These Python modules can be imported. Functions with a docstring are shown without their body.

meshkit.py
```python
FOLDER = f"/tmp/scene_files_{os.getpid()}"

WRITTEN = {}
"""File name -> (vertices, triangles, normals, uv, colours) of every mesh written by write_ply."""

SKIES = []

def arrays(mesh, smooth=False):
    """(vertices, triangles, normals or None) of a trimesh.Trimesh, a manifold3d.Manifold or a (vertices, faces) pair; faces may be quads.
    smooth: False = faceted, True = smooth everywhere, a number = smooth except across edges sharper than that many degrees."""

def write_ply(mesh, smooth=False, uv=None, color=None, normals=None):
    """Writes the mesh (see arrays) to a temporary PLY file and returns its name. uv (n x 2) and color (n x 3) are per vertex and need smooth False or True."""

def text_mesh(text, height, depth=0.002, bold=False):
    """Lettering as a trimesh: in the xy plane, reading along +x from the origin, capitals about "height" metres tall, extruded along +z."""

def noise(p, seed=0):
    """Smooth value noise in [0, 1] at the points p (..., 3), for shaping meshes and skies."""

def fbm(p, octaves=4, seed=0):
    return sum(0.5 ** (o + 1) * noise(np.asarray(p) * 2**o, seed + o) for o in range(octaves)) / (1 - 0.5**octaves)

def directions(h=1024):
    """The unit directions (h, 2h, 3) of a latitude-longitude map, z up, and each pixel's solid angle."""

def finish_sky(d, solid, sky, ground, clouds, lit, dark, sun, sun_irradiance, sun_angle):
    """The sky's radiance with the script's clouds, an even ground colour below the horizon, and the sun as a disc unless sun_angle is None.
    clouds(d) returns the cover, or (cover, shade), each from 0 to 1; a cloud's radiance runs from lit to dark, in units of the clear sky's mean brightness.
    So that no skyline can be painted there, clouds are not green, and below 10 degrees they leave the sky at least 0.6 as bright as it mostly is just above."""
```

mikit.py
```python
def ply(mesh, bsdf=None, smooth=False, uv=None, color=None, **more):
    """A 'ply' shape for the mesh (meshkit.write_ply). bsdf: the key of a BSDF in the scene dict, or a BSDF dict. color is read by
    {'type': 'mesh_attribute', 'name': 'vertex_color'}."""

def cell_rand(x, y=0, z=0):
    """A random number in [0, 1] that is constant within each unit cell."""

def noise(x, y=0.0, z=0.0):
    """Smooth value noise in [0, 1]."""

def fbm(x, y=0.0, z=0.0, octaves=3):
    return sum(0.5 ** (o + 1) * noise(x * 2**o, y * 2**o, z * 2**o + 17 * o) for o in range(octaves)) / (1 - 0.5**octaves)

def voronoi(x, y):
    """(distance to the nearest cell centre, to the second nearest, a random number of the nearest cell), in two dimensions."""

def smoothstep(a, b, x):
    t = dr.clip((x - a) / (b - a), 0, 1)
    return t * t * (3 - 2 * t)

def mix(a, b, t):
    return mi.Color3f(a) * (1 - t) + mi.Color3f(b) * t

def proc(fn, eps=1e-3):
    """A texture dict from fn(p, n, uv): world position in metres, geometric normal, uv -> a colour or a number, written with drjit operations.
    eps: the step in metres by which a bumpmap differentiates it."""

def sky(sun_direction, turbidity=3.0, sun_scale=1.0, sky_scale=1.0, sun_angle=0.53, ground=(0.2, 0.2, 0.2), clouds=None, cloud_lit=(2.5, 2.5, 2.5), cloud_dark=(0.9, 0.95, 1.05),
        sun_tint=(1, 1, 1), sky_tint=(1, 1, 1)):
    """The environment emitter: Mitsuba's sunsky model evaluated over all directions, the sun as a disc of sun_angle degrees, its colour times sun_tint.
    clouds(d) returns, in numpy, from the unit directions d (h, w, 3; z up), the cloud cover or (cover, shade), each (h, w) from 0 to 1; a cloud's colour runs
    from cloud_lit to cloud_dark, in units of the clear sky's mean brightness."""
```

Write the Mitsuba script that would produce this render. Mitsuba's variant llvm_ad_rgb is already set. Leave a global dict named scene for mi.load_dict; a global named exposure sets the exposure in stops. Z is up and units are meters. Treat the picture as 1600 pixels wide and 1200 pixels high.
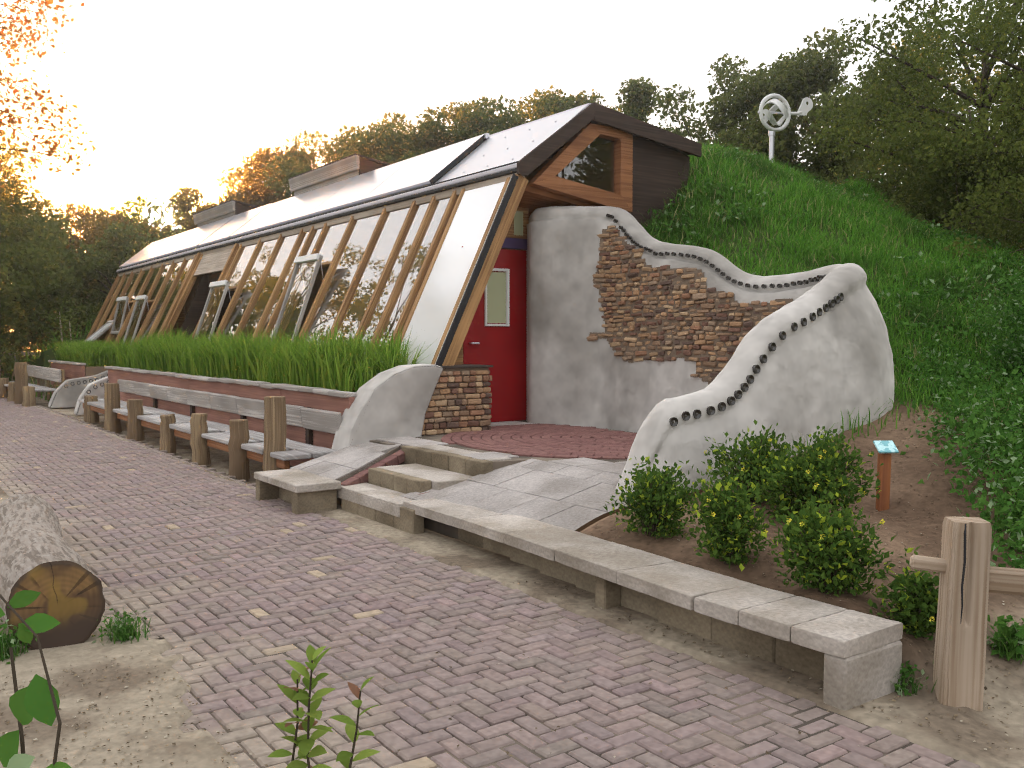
import math, numpy as np, trimesh, shapely, mitsuba as mi, mikit, meshkit, drjit as dr
from mikit import proc, noise, fbm, smoothstep, mix, cell_rand, voronoi
from scipy.interpolate import RBFInterpolator, CubicSpline
from shapely.geometry import Polygon, Point, LineString

scene, labels = {}, {}
T4 = mi.ScalarTransform4f
# ------------------------------------------------------------------ camera, sky, exposure
EYE = np.array([0.0, 0.0, 1.5])
PITCH = math.atan(70 / 1440)
exposure = 3.42
scene['camera'] = {'type': 'perspective', 'fov': 2 * math.degrees(math.atan(800 / 1440)), 'fov_axis': 'x', 'near_clip': 0.05, 'far_clip': 3000.0,
                   'to_world': T4().look_at(origin=EYE.tolist(), target=[0, math.cos(PITCH), 1.5 - math.sin(PITCH)], up=[0, 0, 1])}
SUN = (-0.374, 1.009, 0.128)


def clouds(d):
    n = meshkit.fbm(d * [2.2, 2.2, 5.0], 4, 5)
    return 0.80 + 0.18 * n, np.clip(0.15 + 0.75 * (n - 0.35), 0, 1)


scene['sky_light'] = mikit.sky(SUN, turbidity=5, sun_scale=3.4, sun_angle=2.5, ground=(0.12, 0.12, 0.1), clouds=clouds, cloud_lit=(3.2, 3.18, 3.2), cloud_dark=(2.3, 2.32, 2.42),
                               sun_tint=(1.0, 0.72, 0.43))

# ------------------------------------------------------------------ frame of the place: u along the house, v across it
AL = math.atan(1020 / 1440)
UX, VX = np.array([-math.sin(AL), math.cos(AL), 0]), np.array([math.cos(AL), math.sin(AL), 0])
ZX = np.array([0, 0, 1.0])
FR = np.stack([UX, VX, ZX])                       # rows


def P(q):
    return np.asarray(q, float) @ FR


def rng(s):
    return np.random.default_rng(s)


# ------------------------------------------------------------------ entries
used = {}


def name_of(key):
    n = used.get(key, -1) + 1
    used[key] = n
    return key if n == 0 else f'{key}_{n:03d}'


def put(key, mesh, bsdf, smooth=False, uv=None):
    k = name_of(key)
    if uv is not None and smooth is not False and smooth is not True:      # smooth up to an angle: corners get normals of their own
        v, f, _ = meshkit.arrays(mesh)
        fn = np.cross(v[f[:, 1]] - v[f[:, 0]], v[f[:, 2]] - v[f[:, 0]])
        un = fn / np.maximum(np.linalg.norm(fn, axis=1, keepdims=True), 1e-15)
        _, w = np.unique(np.round(v, 6), axis=0, return_inverse=True)
        c = w.ravel()[f].ravel(); cf = np.repeat(np.arange(len(f)), 3)
        o = np.argsort(c, kind='stable'); cut = np.nonzero(np.diff(c[o]))[0] + 1
        nn = np.zeros((len(c), 3)); cs_ = math.cos(math.radians(smooth))
        for g in np.split(o, cut):
            a = cf[g]; nn[g] = ((un[a] @ un[a].T) > cs_).astype(float) @ fn[a]
        nn /= np.maximum(np.linalg.norm(nn, axis=1, keepdims=True), 1e-15)
        path = meshkit.write_ply((v[f].reshape(-1, 3), np.arange(len(c)).reshape(-1, 3)), False, np.asarray(uv)[f.ravel()], None, nn)
        scene[k] = {'type': 'ply', 'filename': path, 'face_normals': False, 'bsdf': {'type': 'ref', 'id': bsdf}}
        return k
    scene[k] = mikit.ply(mesh, bsdf, smooth=smooth, uv=uv)
    return k


def tag(key, label=None, cat=None, group=None, kind=None):
    d = {}
    if label: d['label'] = label
    if cat: d['category'] = cat
    if group: d['group'] = group
    if kind: d['kind'] = kind
    labels[key] = d


class MB:
    def __init__(self):
        self.v, self.f, self.t, self.n = [], [], [], 0

    def add(self, v, f, uv=None):
        v, f = np.asarray(v, float), np.asarray(f, int)
        if f.shape[1] == 4: f = np.vstack([f[:, [0, 1, 2]], f[:, [0, 2, 3]]])
        self.v.append(v); self.f.append(f + self.n); self.n += len(v)
        self.t.append(np.zeros((len(v), 2)) if uv is None else np.broadcast_to(uv, (len(v), 2)))
        return self

    def put(self, key, bsdf, smooth=False):
        return put(key, (np.vstack(self.v), np.vstack(self.f)), bsdf, smooth, np.vstack(self.t))


# chamfered boxes, all with the same 24 vertices and 44 triangles
_S = np.array([[a, b, c] for a in (-1, 1) for b in (-1, 1) for c in (-1, 1)], float)
_SG = np.repeat(_S, 3, 0)
_K = np.tile(np.eye(3), (8, 1))
_h = trimesh.convex.convex_hull(_SG * (1 - 0.2 * (1 - _K)))
_o = [int(np.argmin(np.linalg.norm(_SG * (1 - 0.2 * (1 - _K)) - q, axis=1))) for q in _h.vertices]
CBF = np.array(_o)[_h.faces]


def cbox(c, h, A=FR, ch=0.004):
    """centre (world), half sizes along the rows of A, chamfer -> vertices, faces, grain uv (first axis along the grain)"""
    h = np.asarray(h, float)
    ch = min(ch, 0.45 * h.min())
    l = _SG * (h - ch * (1 - _K))
    return np.asarray(c, float) + l @ np.asarray(A, float), CBF, np.c_[l[:, 0], l[:, 1] + 1.3 * l[:, 2]]


_r = rng(5)


def ubox(mb, u0, u1, v0, v1, z0, z1, ch=0.004, grain=0, rand=None):
    """a box of the place frame; grain: 0 = along u, 1 = along v, 2 = up"""
    c = P([(u0 + u1) / 2, (v0 + v1) / 2, (z0 + z1) / 2])
    h = np.array([abs(u1 - u0), abs(v1 - v0), abs(z1 - z0)]) / 2
    o = [grain] + [k for k in range(3) if k != grain]
    v, f, t = cbox(c, h[o], FR[o], ch)
    if grain == 1: f = f[:, ::-1]
    mb.add(v, f, t + (_r.uniform(0, 50, 2) if rand is None else rand))
    return mb


def axes(x, zup=(0, 0, 1)):
    x = np.asarray(x, float); x = x / np.linalg.norm(x)
    y = np.cross(zup, x); y /= np.linalg.norm(y)
    return np.stack([x, y, np.cross(x, y)])


def beam(mb, a, b, w, d, ch=0.004, up=(0, 0, 1)):
    """a bar from a to b (world), w wide, d deep along up"""
    a, b = np.asarray(a, float), np.asarray(b, float)
    A = axes(b - a, up)
    v, f, t = cbox((a + b) / 2, [np.linalg.norm(b - a) / 2, w / 2, d / 2], A, ch)
    return mb.add(v, f, t + _r.uniform(0, 50, 2))


def prism(mb, poly, k0, k1, axis='u', uvscale=1):
    """a polygon of (v,z) extruded along u ('u'), or of (u,v) extruded up ('z')"""
    m = trimesh.creation.extrude_polygon(Polygon(poly) if not hasattr(poly, 'geom_type') else poly, k1 - k0, engine='earcut')
    w = np.array(m.vertices)
    f = np.array(m.faces)
    q = np.c_[w[:, 2] + k0, w[:, 0], w[:, 1]] if axis == 'u' else np.c_[w[:, 0], w[:, 1], w[:, 2] + k0]
    return mb.add(P(q), f, w[:, :2] * uvscale + _r.uniform(0, 50, 2))


def tube(mb, pts, rad, sides=8, caps=True, wob=0, seed=0):
    p = np.asarray(pts, float)
    t = np.gradient(p, axis=0); t /= np.linalg.norm(t, axis=1, keepdims=True) + 1e-9
    ref = np.array([0.13, 0.21, 0.97]) if abs(t[:, 2]).max() < 0.9 else np.array([0.95, 0.2, 0.1])
    a = np.cross(t, ref); a /= np.linalg.norm(a, axis=1, keepdims=True) + 1e-9
    b = np.cross(t, a)
    g = np.arange(sides) * 2 * np.pi / sides
    R = np.broadcast_to(np.asarray(rad, float), (len(p),))[:, None]
    if wob: R = R * (1 + wob * (rng(seed).random((len(p), sides)) - 0.5))
    else: R = np.repeat(R, sides, 1)
    v = p[:, None] + R[..., None] * (np.cos(g)[None, :, None] * a[:, None] + np.sin(g)[None, :, None] * b[:, None])
    i, j = np.meshgrid(np.arange(len(p) - 1), np.arange(sides), indexing='ij')
    q = np.stack([i * sides + j, i * sides + (j + 1) % sides, (i + 1) * sides + (j + 1) % sides, (i + 1) * sides + j], -1).reshape(-1, 4)
    f = np.vstack([q[:, [0, 2, 1]], q[:, [0, 3, 2]]])
    L = np.r_[0, np.cumsum(np.linalg.norm(np.diff(p, axis=0), axis=1))]
    uvs = np.stack([np.repeat(L[:, None], sides, 1), np.repeat(g[None] * R.mean(), len(p), 0)], -1).reshape(-1, 2)
    v = v.reshape(-1, 3)
    if caps:
        n = len(v)
        v = np.vstack([v, p[0], p[-1]]); uvs = np.vstack([uvs, [0, 0], [L[-1], 0]])
        k = np.arange(sides); e = (len(p) - 1) * sides
        f = np.vstack([f, np.stack([k, (k + 1) % sides, k * 0 + n], 1), np.stack([e + (k + 1) % sides, e + k, k * 0 + n + 1], 1)])
    return mb.add(v, f, uvs + rng(seed + 991).uniform(0, 30, 2))


# ------------------------------------------------------------------ materials
def pbr(key, col, rough=0.85, spec=0.3, metallic=0.0, bump=None, bscale=1.0, eps=1e-3, **more):
    c = proc(col) if callable(col) else {'type': 'rgb', 'value': list(col)}
    b = {'type': 'principled', 'base_color': c, 'roughness': proc(rough) if callable(rough) else rough, 'specular': spec, 'metallic': metallic, **more}
    if bump is not None: b = {"type": "bumpmap", "bump": proc(bump, eps), "scale": bscale, "bsdf": b}
    scene[key] = {'type': 'twosided', 'bsdf': b}
    return key


def leaf(key, col, trans=0.9, rough=0.5, spec_trans=0.0):
    scene[key] = {'type': 'principledthin', 'base_color': proc(col), 'roughness': rough, 'diff_trans': trans, 'spec_trans': spec_trans, 'eta': 1.35}
    return key


def wood(c1, c2, knots=0.3):
    def fn(p, n, uv):
        g = fbm(uv.x * 1.7, uv.y * 60, 0, 3)
        big = noise(uv.x * 0.8, uv.y * 5, 3)
        return mix(c1, c2, smoothstep(0.25, 0.75, g * 0.75 + big * knots)) * (0.85 + 0.3 * noise(p.x * 3, p.y * 3, p.z * 3))
    return fn


def brickcol(pal, grain=60, lo=0.72, rg=0.3):
    def fn(p, n, uv):
        c = mi.Color3f(pal[0])
        for k in range(1, len(pal)):
            c = dr.select(uv.x > k / len(pal), mi.Color3f(pal[k]), c)
        g = fbm(p.x * grain, p.y * grain, p.z * grain, 2)
        return c * (lo + rg * uv.y) * (0.72 + 0.55 * g)
    return fn


pbr('m_timber', wood((0.42, 0.24, 0.10), (0.22, 0.11, 0.045)), 0.6)
pbr('m_timber_orange', wood((0.30, 0.13, 0.055), (0.19, 0.075, 0.03)), 0.6)
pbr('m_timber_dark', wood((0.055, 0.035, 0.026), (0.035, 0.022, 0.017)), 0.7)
pbr('m_timber_pale', wood((0.47, 0.40, 0.33), (0.33, 0.265, 0.21)), 0.75)
pbr('m_timber_grey', wood((0.46, 0.43, 0.40), (0.26, 0.235, 0.215), 0.5), 0.85)
pbr('m_seat', wood((0.42, 0.41, 0.40), (0.26, 0.24, 0.23), 0.4), 0.7)
pbr('m_log', wood((0.30, 0.22, 0.13), (0.15, 0.10, 0.06), 0.5), 0.9)
pbr('m_fence', wood((0.36, 0.285, 0.215), (0.22, 0.155, 0.10), 0.4), 0.85,
    bump=lambda p, n, uv: 0.003 * fbm(uv.x * 2, uv.y * 45, 0, 2))
pbr('m_roof_sheet', (0.55, 0.56, 0.60), 0.28, 0.5, 0.75)
pbr('m_solar', (0.54, 0.55, 0.60), 0.16, 0.6, 0.72, clearcoat=0.6)
pbr('m_panel', lambda p, n, uv: mix((0.86, 0.86, 0.86), (0.74, 0.75, 0.77), fbm(p.x, p.y, p.z * 1.5, 2)), 0.12, 0.7, 0.35)
pbr('m_flashing', (0.52, 0.50, 0.54), 0.45, 0.5, 0.0)
pbr('m_white_paint', (0.70, 0.70, 0.68), 0.5)
pbr('m_black', (0.018, 0.018, 0.02), 0.5)
pbr('m_bitumen', lambda p, n, uv: mix((0.045, 0.035, 0.03), (0.075, 0.06, 0.05), noise(p.x * 5, p.y * 5, p.z * 9)), 0.9)
pbr('m_red_door', lambda p, n, uv: mix((0.31, 0.006, 0.009), (0.25, 0.005, 0.007), noise(p.x * 5, p.y * 5, p.z * 2)), 0.4, 0.4)
pbr('m_blue', (0.07, 0.045, 0.12), 0.5)
pbr('m_planter', wood((0.31, 0.155, 0.12), (0.23, 0.11, 0.085)), 0.8)
pbr('m_earth_wall', (0.22, 0.15, 0.09), 0.95)
pbr('m_steel', (0.62, 0.62, 0.66), 0.35, 0.5, 0.8)


def plaster_col(p, n, uv):
    a = fbm(p.x * 1.3, p.y * 1.3, p.z * 1.1, 4)
    b = fbm(p.x * 9, p.y * 9, p.z * 7, 3)
    c = mix((0.49, 0.465, 0.435), (0.31, 0.29, 0.265), smoothstep(0.38, 0.72, a))
    c = c * (0.80 + 0.38 * b)
    st = smoothstep(0.52, 0.75, fbm(p.x * 6, p.y * 6, p.z * 1.2, 3))
    c = c * (1 - 0.12 * st)
    return c


pbr('m_plaster', plaster_col, 0.95, 0.15, bump=lambda p, n, uv: 0.016 * fbm(p.x * 9, p.y * 9, p.z * 12, 4), eps=4e-3)


def concrete_col(c1, c2):
    def fn(p, n, uv):
        a = fbm(p.x * 3.1, p.y * 3.1, p.z * 3.1, 3)
        g = fbm(p.x * 70, p.y * 70, p.z * 70, 2)
        return mix(c1, c2, smoothstep(0.3, 0.75, a)) * (0.72 + 0.56 * g) * (0.88 + 0.24 * noise(uv.x, uv.y))
    return fn


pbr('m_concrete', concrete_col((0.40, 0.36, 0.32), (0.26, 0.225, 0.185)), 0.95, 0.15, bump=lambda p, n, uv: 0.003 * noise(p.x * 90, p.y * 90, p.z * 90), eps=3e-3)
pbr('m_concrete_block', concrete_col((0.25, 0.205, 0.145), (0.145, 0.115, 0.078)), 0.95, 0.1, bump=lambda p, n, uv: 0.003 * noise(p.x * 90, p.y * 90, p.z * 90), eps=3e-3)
pbr('m_tile', concrete_col((0.36, 0.33, 0.31), (0.25, 0.225, 0.205)), 0.9, 0.2)
PAVE = [tuple(np.array((0.240, 0.188, 0.172)) * (0.92 + 0.16 * rng(900 + k).random()) + rng(950 + k).normal(0, 0.0035, 3)) for k in range(79)] + [(0.36, 0.285, 0.205)]
pave0 = [tuple(float(max(0.02, q)) for q in c) for c in PAVE]
_pv = brickcol(pave0, 45, 0.88, 0.16)


def paver_col(p, n, uv):
    """worn clay pavers with sand trodden over them along both edges of the path"""
    v = p.x * float(VX[0]) + p.y * float(VX[1])
    a = fbm(p.x * 1.6, p.y * 1.6, 0, 4)
    dust = smoothstep(1.5, 0.95, v + 1.3 * (a - 0.5)) + smoothstep(3.1, 3.5, v + 0.6 * (a - 0.5)) * 0.7 + 0.10 * smoothstep(0.55, 0.75, fbm(p.x * 0.7 + 9, p.y * 0.7, 0, 3))
    g = fbm(p.x * 38, p.y * 38, 3, 2)
    return mix(_pv(p, n, uv), mi.Color3f((0.30, 0.25, 0.20)) * (0.7 + 0.6 * g), dr.clip(dust, 0, 0.85))


pbr('m_paver', paver_col, 0.85, 0.25)
pbr('m_red_paver', brickcol([(0.185, 0.092, 0.082), (0.17, 0.084, 0.076), (0.195, 0.10, 0.088)], 45, 0.9, 0.12), 0.85, 0.25)
pbr('m_rustic_brick', brickcol([(0.40, 0.255, 0.155), (0.31, 0.20, 0.13), (0.44, 0.29, 0.175), (0.20, 0.11, 0.08), (0.34, 0.185, 0.115), (0.50, 0.35, 0.215), (0.15, 0.10, 0.08), (0.32, 0.225, 0.155), (0.42, 0.255, 0.145)], 50), 0.9, 0.2)
pbr('m_mortar', (0.17, 0.125, 0.09), 0.95)
pbr('m_joint', lambda p, n, uv: mix((0.17, 0.138, 0.108), (0.075, 0.062, 0.05), smoothstep(0.3, 0.7, fbm(p.x * 4, p.y * 4, 0, 3))), 0.95)


def ground_col(p, n, uv):
    """uv.x: how much of it is under grass, uv.y: how dark and reddish the soil is"""
    a = fbm(p.x * 2.3, p.y * 2.3, 0, 4)
    g = fbm(p.x * 38, p.y * 38, p.z * 38, 3)
    sand = mix((0.29, 0.245, 0.185), (0.17, 0.135, 0.10), smoothstep(0.38, 0.62, a))
    soil = mix((0.19, 0.128, 0.086), (0.115, 0.075, 0.05), smoothstep(0.3, 0.7, a))
    c = mix(sand, soil, uv.y) * (0.62 + 0.76 * g)
    grass = mix((0.035, 0.065, 0.014), (0.06, 0.075, 0.025), a)
    return mix(c, grass, smoothstep(0.35, 0.65, uv.x + 0.3 * (a - 0.5)))


pbr('m_ground', ground_col, 0.97, 0.1, bump=lambda p, n, uv: 0.012 * fbm(p.x * 25, p.y * 25, 0, 3), eps=5e-3)
pbr('m_bark', wood((0.11, 0.085, 0.06), (0.05, 0.038, 0.026), 0.5), 0.95)


def logbark(p, n, uv):
    a = fbm(uv.x * 9, uv.y * 26, 0, 4)
    b = fbm(uv.x * 7, uv.y * 70, 5, 3)
    c = mix((0.255, 0.22, 0.19), (0.145, 0.12, 0.098), smoothstep(0.36, 0.68, b))
    c = mix(c, (0.31, 0.28, 0.25), smoothstep(0.45, 0.8, fbm(uv.x * 26, uv.y * 70, 9, 3)) * 0.7)
    return mix(c, (0.15, 0.12, 0.09), smoothstep(0.5, 0.8, a) * 0.35)


pbr('m_log_bark', logbark, 0.9, 0.2, bump=lambda p, n, uv: 0.01 * fbm(uv.x * 9, uv.y * 40, 5, 3), eps=3e-3)


def cutface(p, n, uv):
    r = dr.sqrt(uv.x * uv.x + uv.y * uv.y)
    ring = 0.5 + 0.5 * dr.sin(r * 240 + 6 * noise(uv.x * 14, uv.y * 14))
    a = fbm(uv.x * 9, uv.y * 9, 1, 3)
    th = dr.atan2(uv.y, uv.x)
    c = mix((0.19, 0.11, 0.045), (0.09, 0.052, 0.028), smoothstep(0.32, 0.68, a)) * (0.88 + 0.16 * ring)
    ray = smoothstep(0.66, 0.78, noise(th * 9 + 20, r * 6, 2)) * smoothstep(0.03, 0.08, r)
    c = c * (1 - 0.55 * ray) * (0.8 + 0.4 * fbm(uv.x * 60, uv.y * 14, 4, 2))
    c = mix(c, (0.05, 0.035, 0.025), smoothstep(0.185, 0.212, r + 0.02 * (a - 0.5)) * 0.8)
    c = mix(c, (0.26, 0.165, 0.035), smoothstep(0.55, 0.75, noise(uv.x * 11 + 4, uv.y * 11)) * 0.5)
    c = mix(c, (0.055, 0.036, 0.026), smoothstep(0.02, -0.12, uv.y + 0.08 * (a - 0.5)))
    crack = smoothstep(0.0035, 0.0, dr.abs(uv.x - 0.02 - 0.15 * (uv.y - 0.1) + 0.02 * noise(uv.y * 20))) * smoothstep(0.0, 0.04, uv.y)
    return c * (1 - 0.7 * crack)


pbr('m_log_cut', cutface, 0.75, 0.3)
pbr('m_glass_bottle', lambda p, n, uv: mix((0.022, 0.018, 0.015), (0.05, 0.04, 0.03), smoothstep(0.5, 0.0, uv.x)), 0.15, 0.6)
pbr('m_sign', lambda p, n, uv: mix((0.45, 0.72, 0.74), (0.16, 0.42, 0.46), smoothstep(0.45, 0.6, fbm(uv.x * 40, uv.y * 40, 2, 2))), 0.3, 0.5)
pbr('m_sign_post', wood((0.30, 0.11, 0.04), (0.20, 0.07, 0.03)), 0.7)
scene['m_glazing'] = {'type': 'thindielectric', 'int_ior': 3.3, 'ext_ior': 1.0}
scene['m_glass'] = {'type': 'thindielectric', 'int_ior': 1.8, 'ext_ior': 1.0}
pbr('m_door_pane', (0.42, 0.45, 0.28), 0.15, 0.6)


def lf(c1, c2, c3=None):
    def fn(p, n, uv):
        c = mix(c1, c2, uv.x)
        if c3 is not None: c = dr.select(uv.y > 0.9, mi.Color3f(c3), c)
        return c * (0.75 + 0.5 * uv.y)
    return fn


leaf('m_leaf_olive', lf((0.115, 0.145, 0.045), (0.18, 0.195, 0.06)), 1.15)
leaf('m_leaf_sunglow', lf((0.17, 0.135, 0.045), (0.24, 0.165, 0.05)), 1.2)  # warm glow of the sun painted into the leaves of trees near it
leaf('m_leaf_dark', lf((0.075, 0.095, 0.033), (0.11, 0.12, 0.04)), 0.95)
leaf('m_leaf_green', lf((0.10, 0.135, 0.034), (0.16, 0.185, 0.045)), 1.05)
leaf('m_leaf_autumn', lf((0.34, 0.12, 0.05), (0.22, 0.17, 0.05)), 1.3)
def grasscol(p, n, uv):
    a = fbm(p.x * 1.1, p.y * 1.1, p.z, 4)
    c = mix((0.085, 0.25, 0.03), (0.19, 0.37, 0.06), uv.x)
    c = mix(c, (0.07, 0.15, 0.03), smoothstep(0.52, 0.68, a) * 0.8)
    c = dr.select(uv.y > 0.94, mi.Color3f(0.36, 0.33, 0.16), c)
    return c * (0.75 + 0.55 * uv.y)


leaf('m_grass', grasscol, 1.0)
leaf('m_reed', lf((0.08, 0.19, 0.02), (0.30, 0.43, 0.07)), 1.1)
leaf('m_weed', lf((0.06, 0.16, 0.03), (0.11, 0.23, 0.045), (0.24, 0.33, 0.18)), 0.8, 0.35)
leaf('m_shrub', lf((0.055, 0.115, 0.025), (0.115, 0.19, 0.035), (0.30, 0.38, 0.04)), 0.8, 0.4)
leaf('m_sapling', lf((0.17, 0.27, 0.05), (0.27, 0.36, 0.08), (0.22, 0.12, 0.08)), 1.0, 0.4)
pbr('m_petal', (0.62, 0.55, 0.05), 0.6)
pbr('m_litter', lf((0.05, 0.035, 0.022), (0.22, 0.165, 0.10), (0.30, 0.265, 0.205)), 0.9)


# ------------------------------------------------------------------ leaves and blades
def leaves(c, s, r, dirs=None, flat=0.0, width=0.32, fold=0.12):
    """diamond leaves: centres, sizes"""
    n = len(c)
    d = r.normal(size=(n, 3)) if dirs is None else np.asarray(dirs) + 0.5 * r.normal(size=(n, 3))
    d /= np.linalg.norm(d, axis=1, keepdims=True)
    q = r.normal(size=(n, 3)); q[:, 2] += flat * 3
    w = np.cross(d, q); w /= np.linalg.norm(w, axis=1, keepdims=True) + 1e-9
    m = np.cross(w, d)
    s = np.broadcast_to(s, (n,))[:, None]
    v = np.stack([c - d * s / 2, c + w * s * width + m * s * fold, c + d * s / 2, c - w * s * width + m * s * fold], 1).reshape(-1, 3)
    k = np.arange(n)[:, None] * 4
    f = np.vstack([k + [0, 1, 2], k + [0, 2, 3]])
    return v, f, np.repeat(r.random((n, 2)), 4, 0)


def blades(base, h, w, r, lean=0.35, bend=0.4, az=None):
    """grass blades: a bent strip of three triangles each"""
    n = len(base)
    a = r.uniform(0, 2 * np.pi, n) if az is None else az
    out = np.stack([np.cos(a), np.sin(a), 0 * a], 1)
    side = np.stack([-np.sin(a), np.cos(a), 0 * a], 1)
    l = (np.abs(r.normal(size=n)) * lean)[:, None]
    b = (r.random(n) * bend)[:, None]
    h = np.broadcast_to(h, (n,))[:, None]; w = np.broadcast_to(w, (n,))[:, None]
    mid = base + h * 0.55 * (ZX + out * l)
    tip = base + h * (ZX * (1 - 0.4 * b * b) + out * (l + b))
    v = np.stack([base - side * w / 2, base + side * w / 2, mid - side * w * 0.4, mid + side * w * 0.4, tip], 1).reshape(-1, 3)
    k = np.arange(n)[:, None] * 5
    f = np.vstack([k + [0, 1, 3], k + [0, 3, 2], k + [2, 3, 4]])
    return v, f, np.repeat(r.random((n, 2)), 5, 0)


# the courtyard wall's run: foot x, y, crest x, y, crest height (the back stretch leans into the bank)
WALL = np.array([(0.335, 11.533, 0.342, 11.539, 3.33), (0.455, 11.438, 0.467, 11.473, 3.33), (0.575, 11.367, 0.596, 11.47, 3.33), (0.696, 11.305, 0.726, 11.493, 3.33), (0.815, 11.237, 0.857, 11.502, 3.33), (0.935, 11.167, 0.991, 11.509, 3.33), (1.056, 11.102, 1.13, 11.53, 3.33), (1.174, 11.025, 1.263, 11.522, 3.185), (1.285, 10.92, 1.381, 11.446, 3.105), (1.392, 10.781, 1.49, 11.284, 2.93), (1.502, 10.624, 1.603, 11.078, 2.749), (1.612, 10.468, 1.713, 10.869, 2.652), (1.721, 10.315, 1.817, 10.666, 2.599), (1.832, 10.163, 1.918, 10.459, 2.569), (1.945, 10.019, 2.019, 10.267, 2.537), (2.061, 9.887, 2.122, 10.095, 2.498), (2.18, 9.763, 2.227, 9.936, 2.417), (2.303, 9.645, 2.338, 9.786, 2.281), (2.431, 9.531, 2.455, 9.639, 2.183), (2.56, 9.415, 2.575, 9.491, 2.145), (2.69, 9.3, 2.699, 9.346, 2.144), (2.817, 9.185, 2.821, 9.213, 2.154), (2.93, 9.06, 2.932, 9.075, 2.17), (3.021, 8.916, 3.022, 8.922, 2.196), (3.082, 8.756, 3.082, 8.757, 2.209), (3.1, 8.593, 3.1, 8.593, 2.186), (3.069, 8.433, 3.069, 8.433, 2.195), (3.0, 8.281, 3.0, 8.281, 2.171), (2.908, 8.141, 2.908, 8.141, 2.127), (2.804, 8.013, 2.804, 8.013, 2.07), (2.69, 7.895, 2.69, 7.895, 2.004), (2.57, 7.784, 2.57, 7.784, 1.933), (2.446, 7.677, 2.446, 7.677, 1.868), (2.321, 7.571, 2.321, 7.571, 1.807), (2.195, 7.466, 2.195, 7.466, 1.75), (2.067, 7.364, 2.067, 7.364, 1.693), (1.937, 7.264, 1.937, 7.264, 1.586), (1.805, 7.167, 1.805, 7.167, 1.438), (1.67, 7.074, 1.67, 7.074, 1.252), (1.532, 6.986, 1.532, 6.986, 1.142), (1.391, 6.901, 1.391, 6.901, 1.099), (1.248, 6.822, 1.248, 6.822, 1.062), (1.102, 6.749, 1.102, 6.749, 1.011), (0.952, 6.681, 0.952, 6.681, 0.812), (0.8, 6.62, 0.8, 6.62, 0.407)])
WS = np.linspace(0, 7.208, 45)
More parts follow.
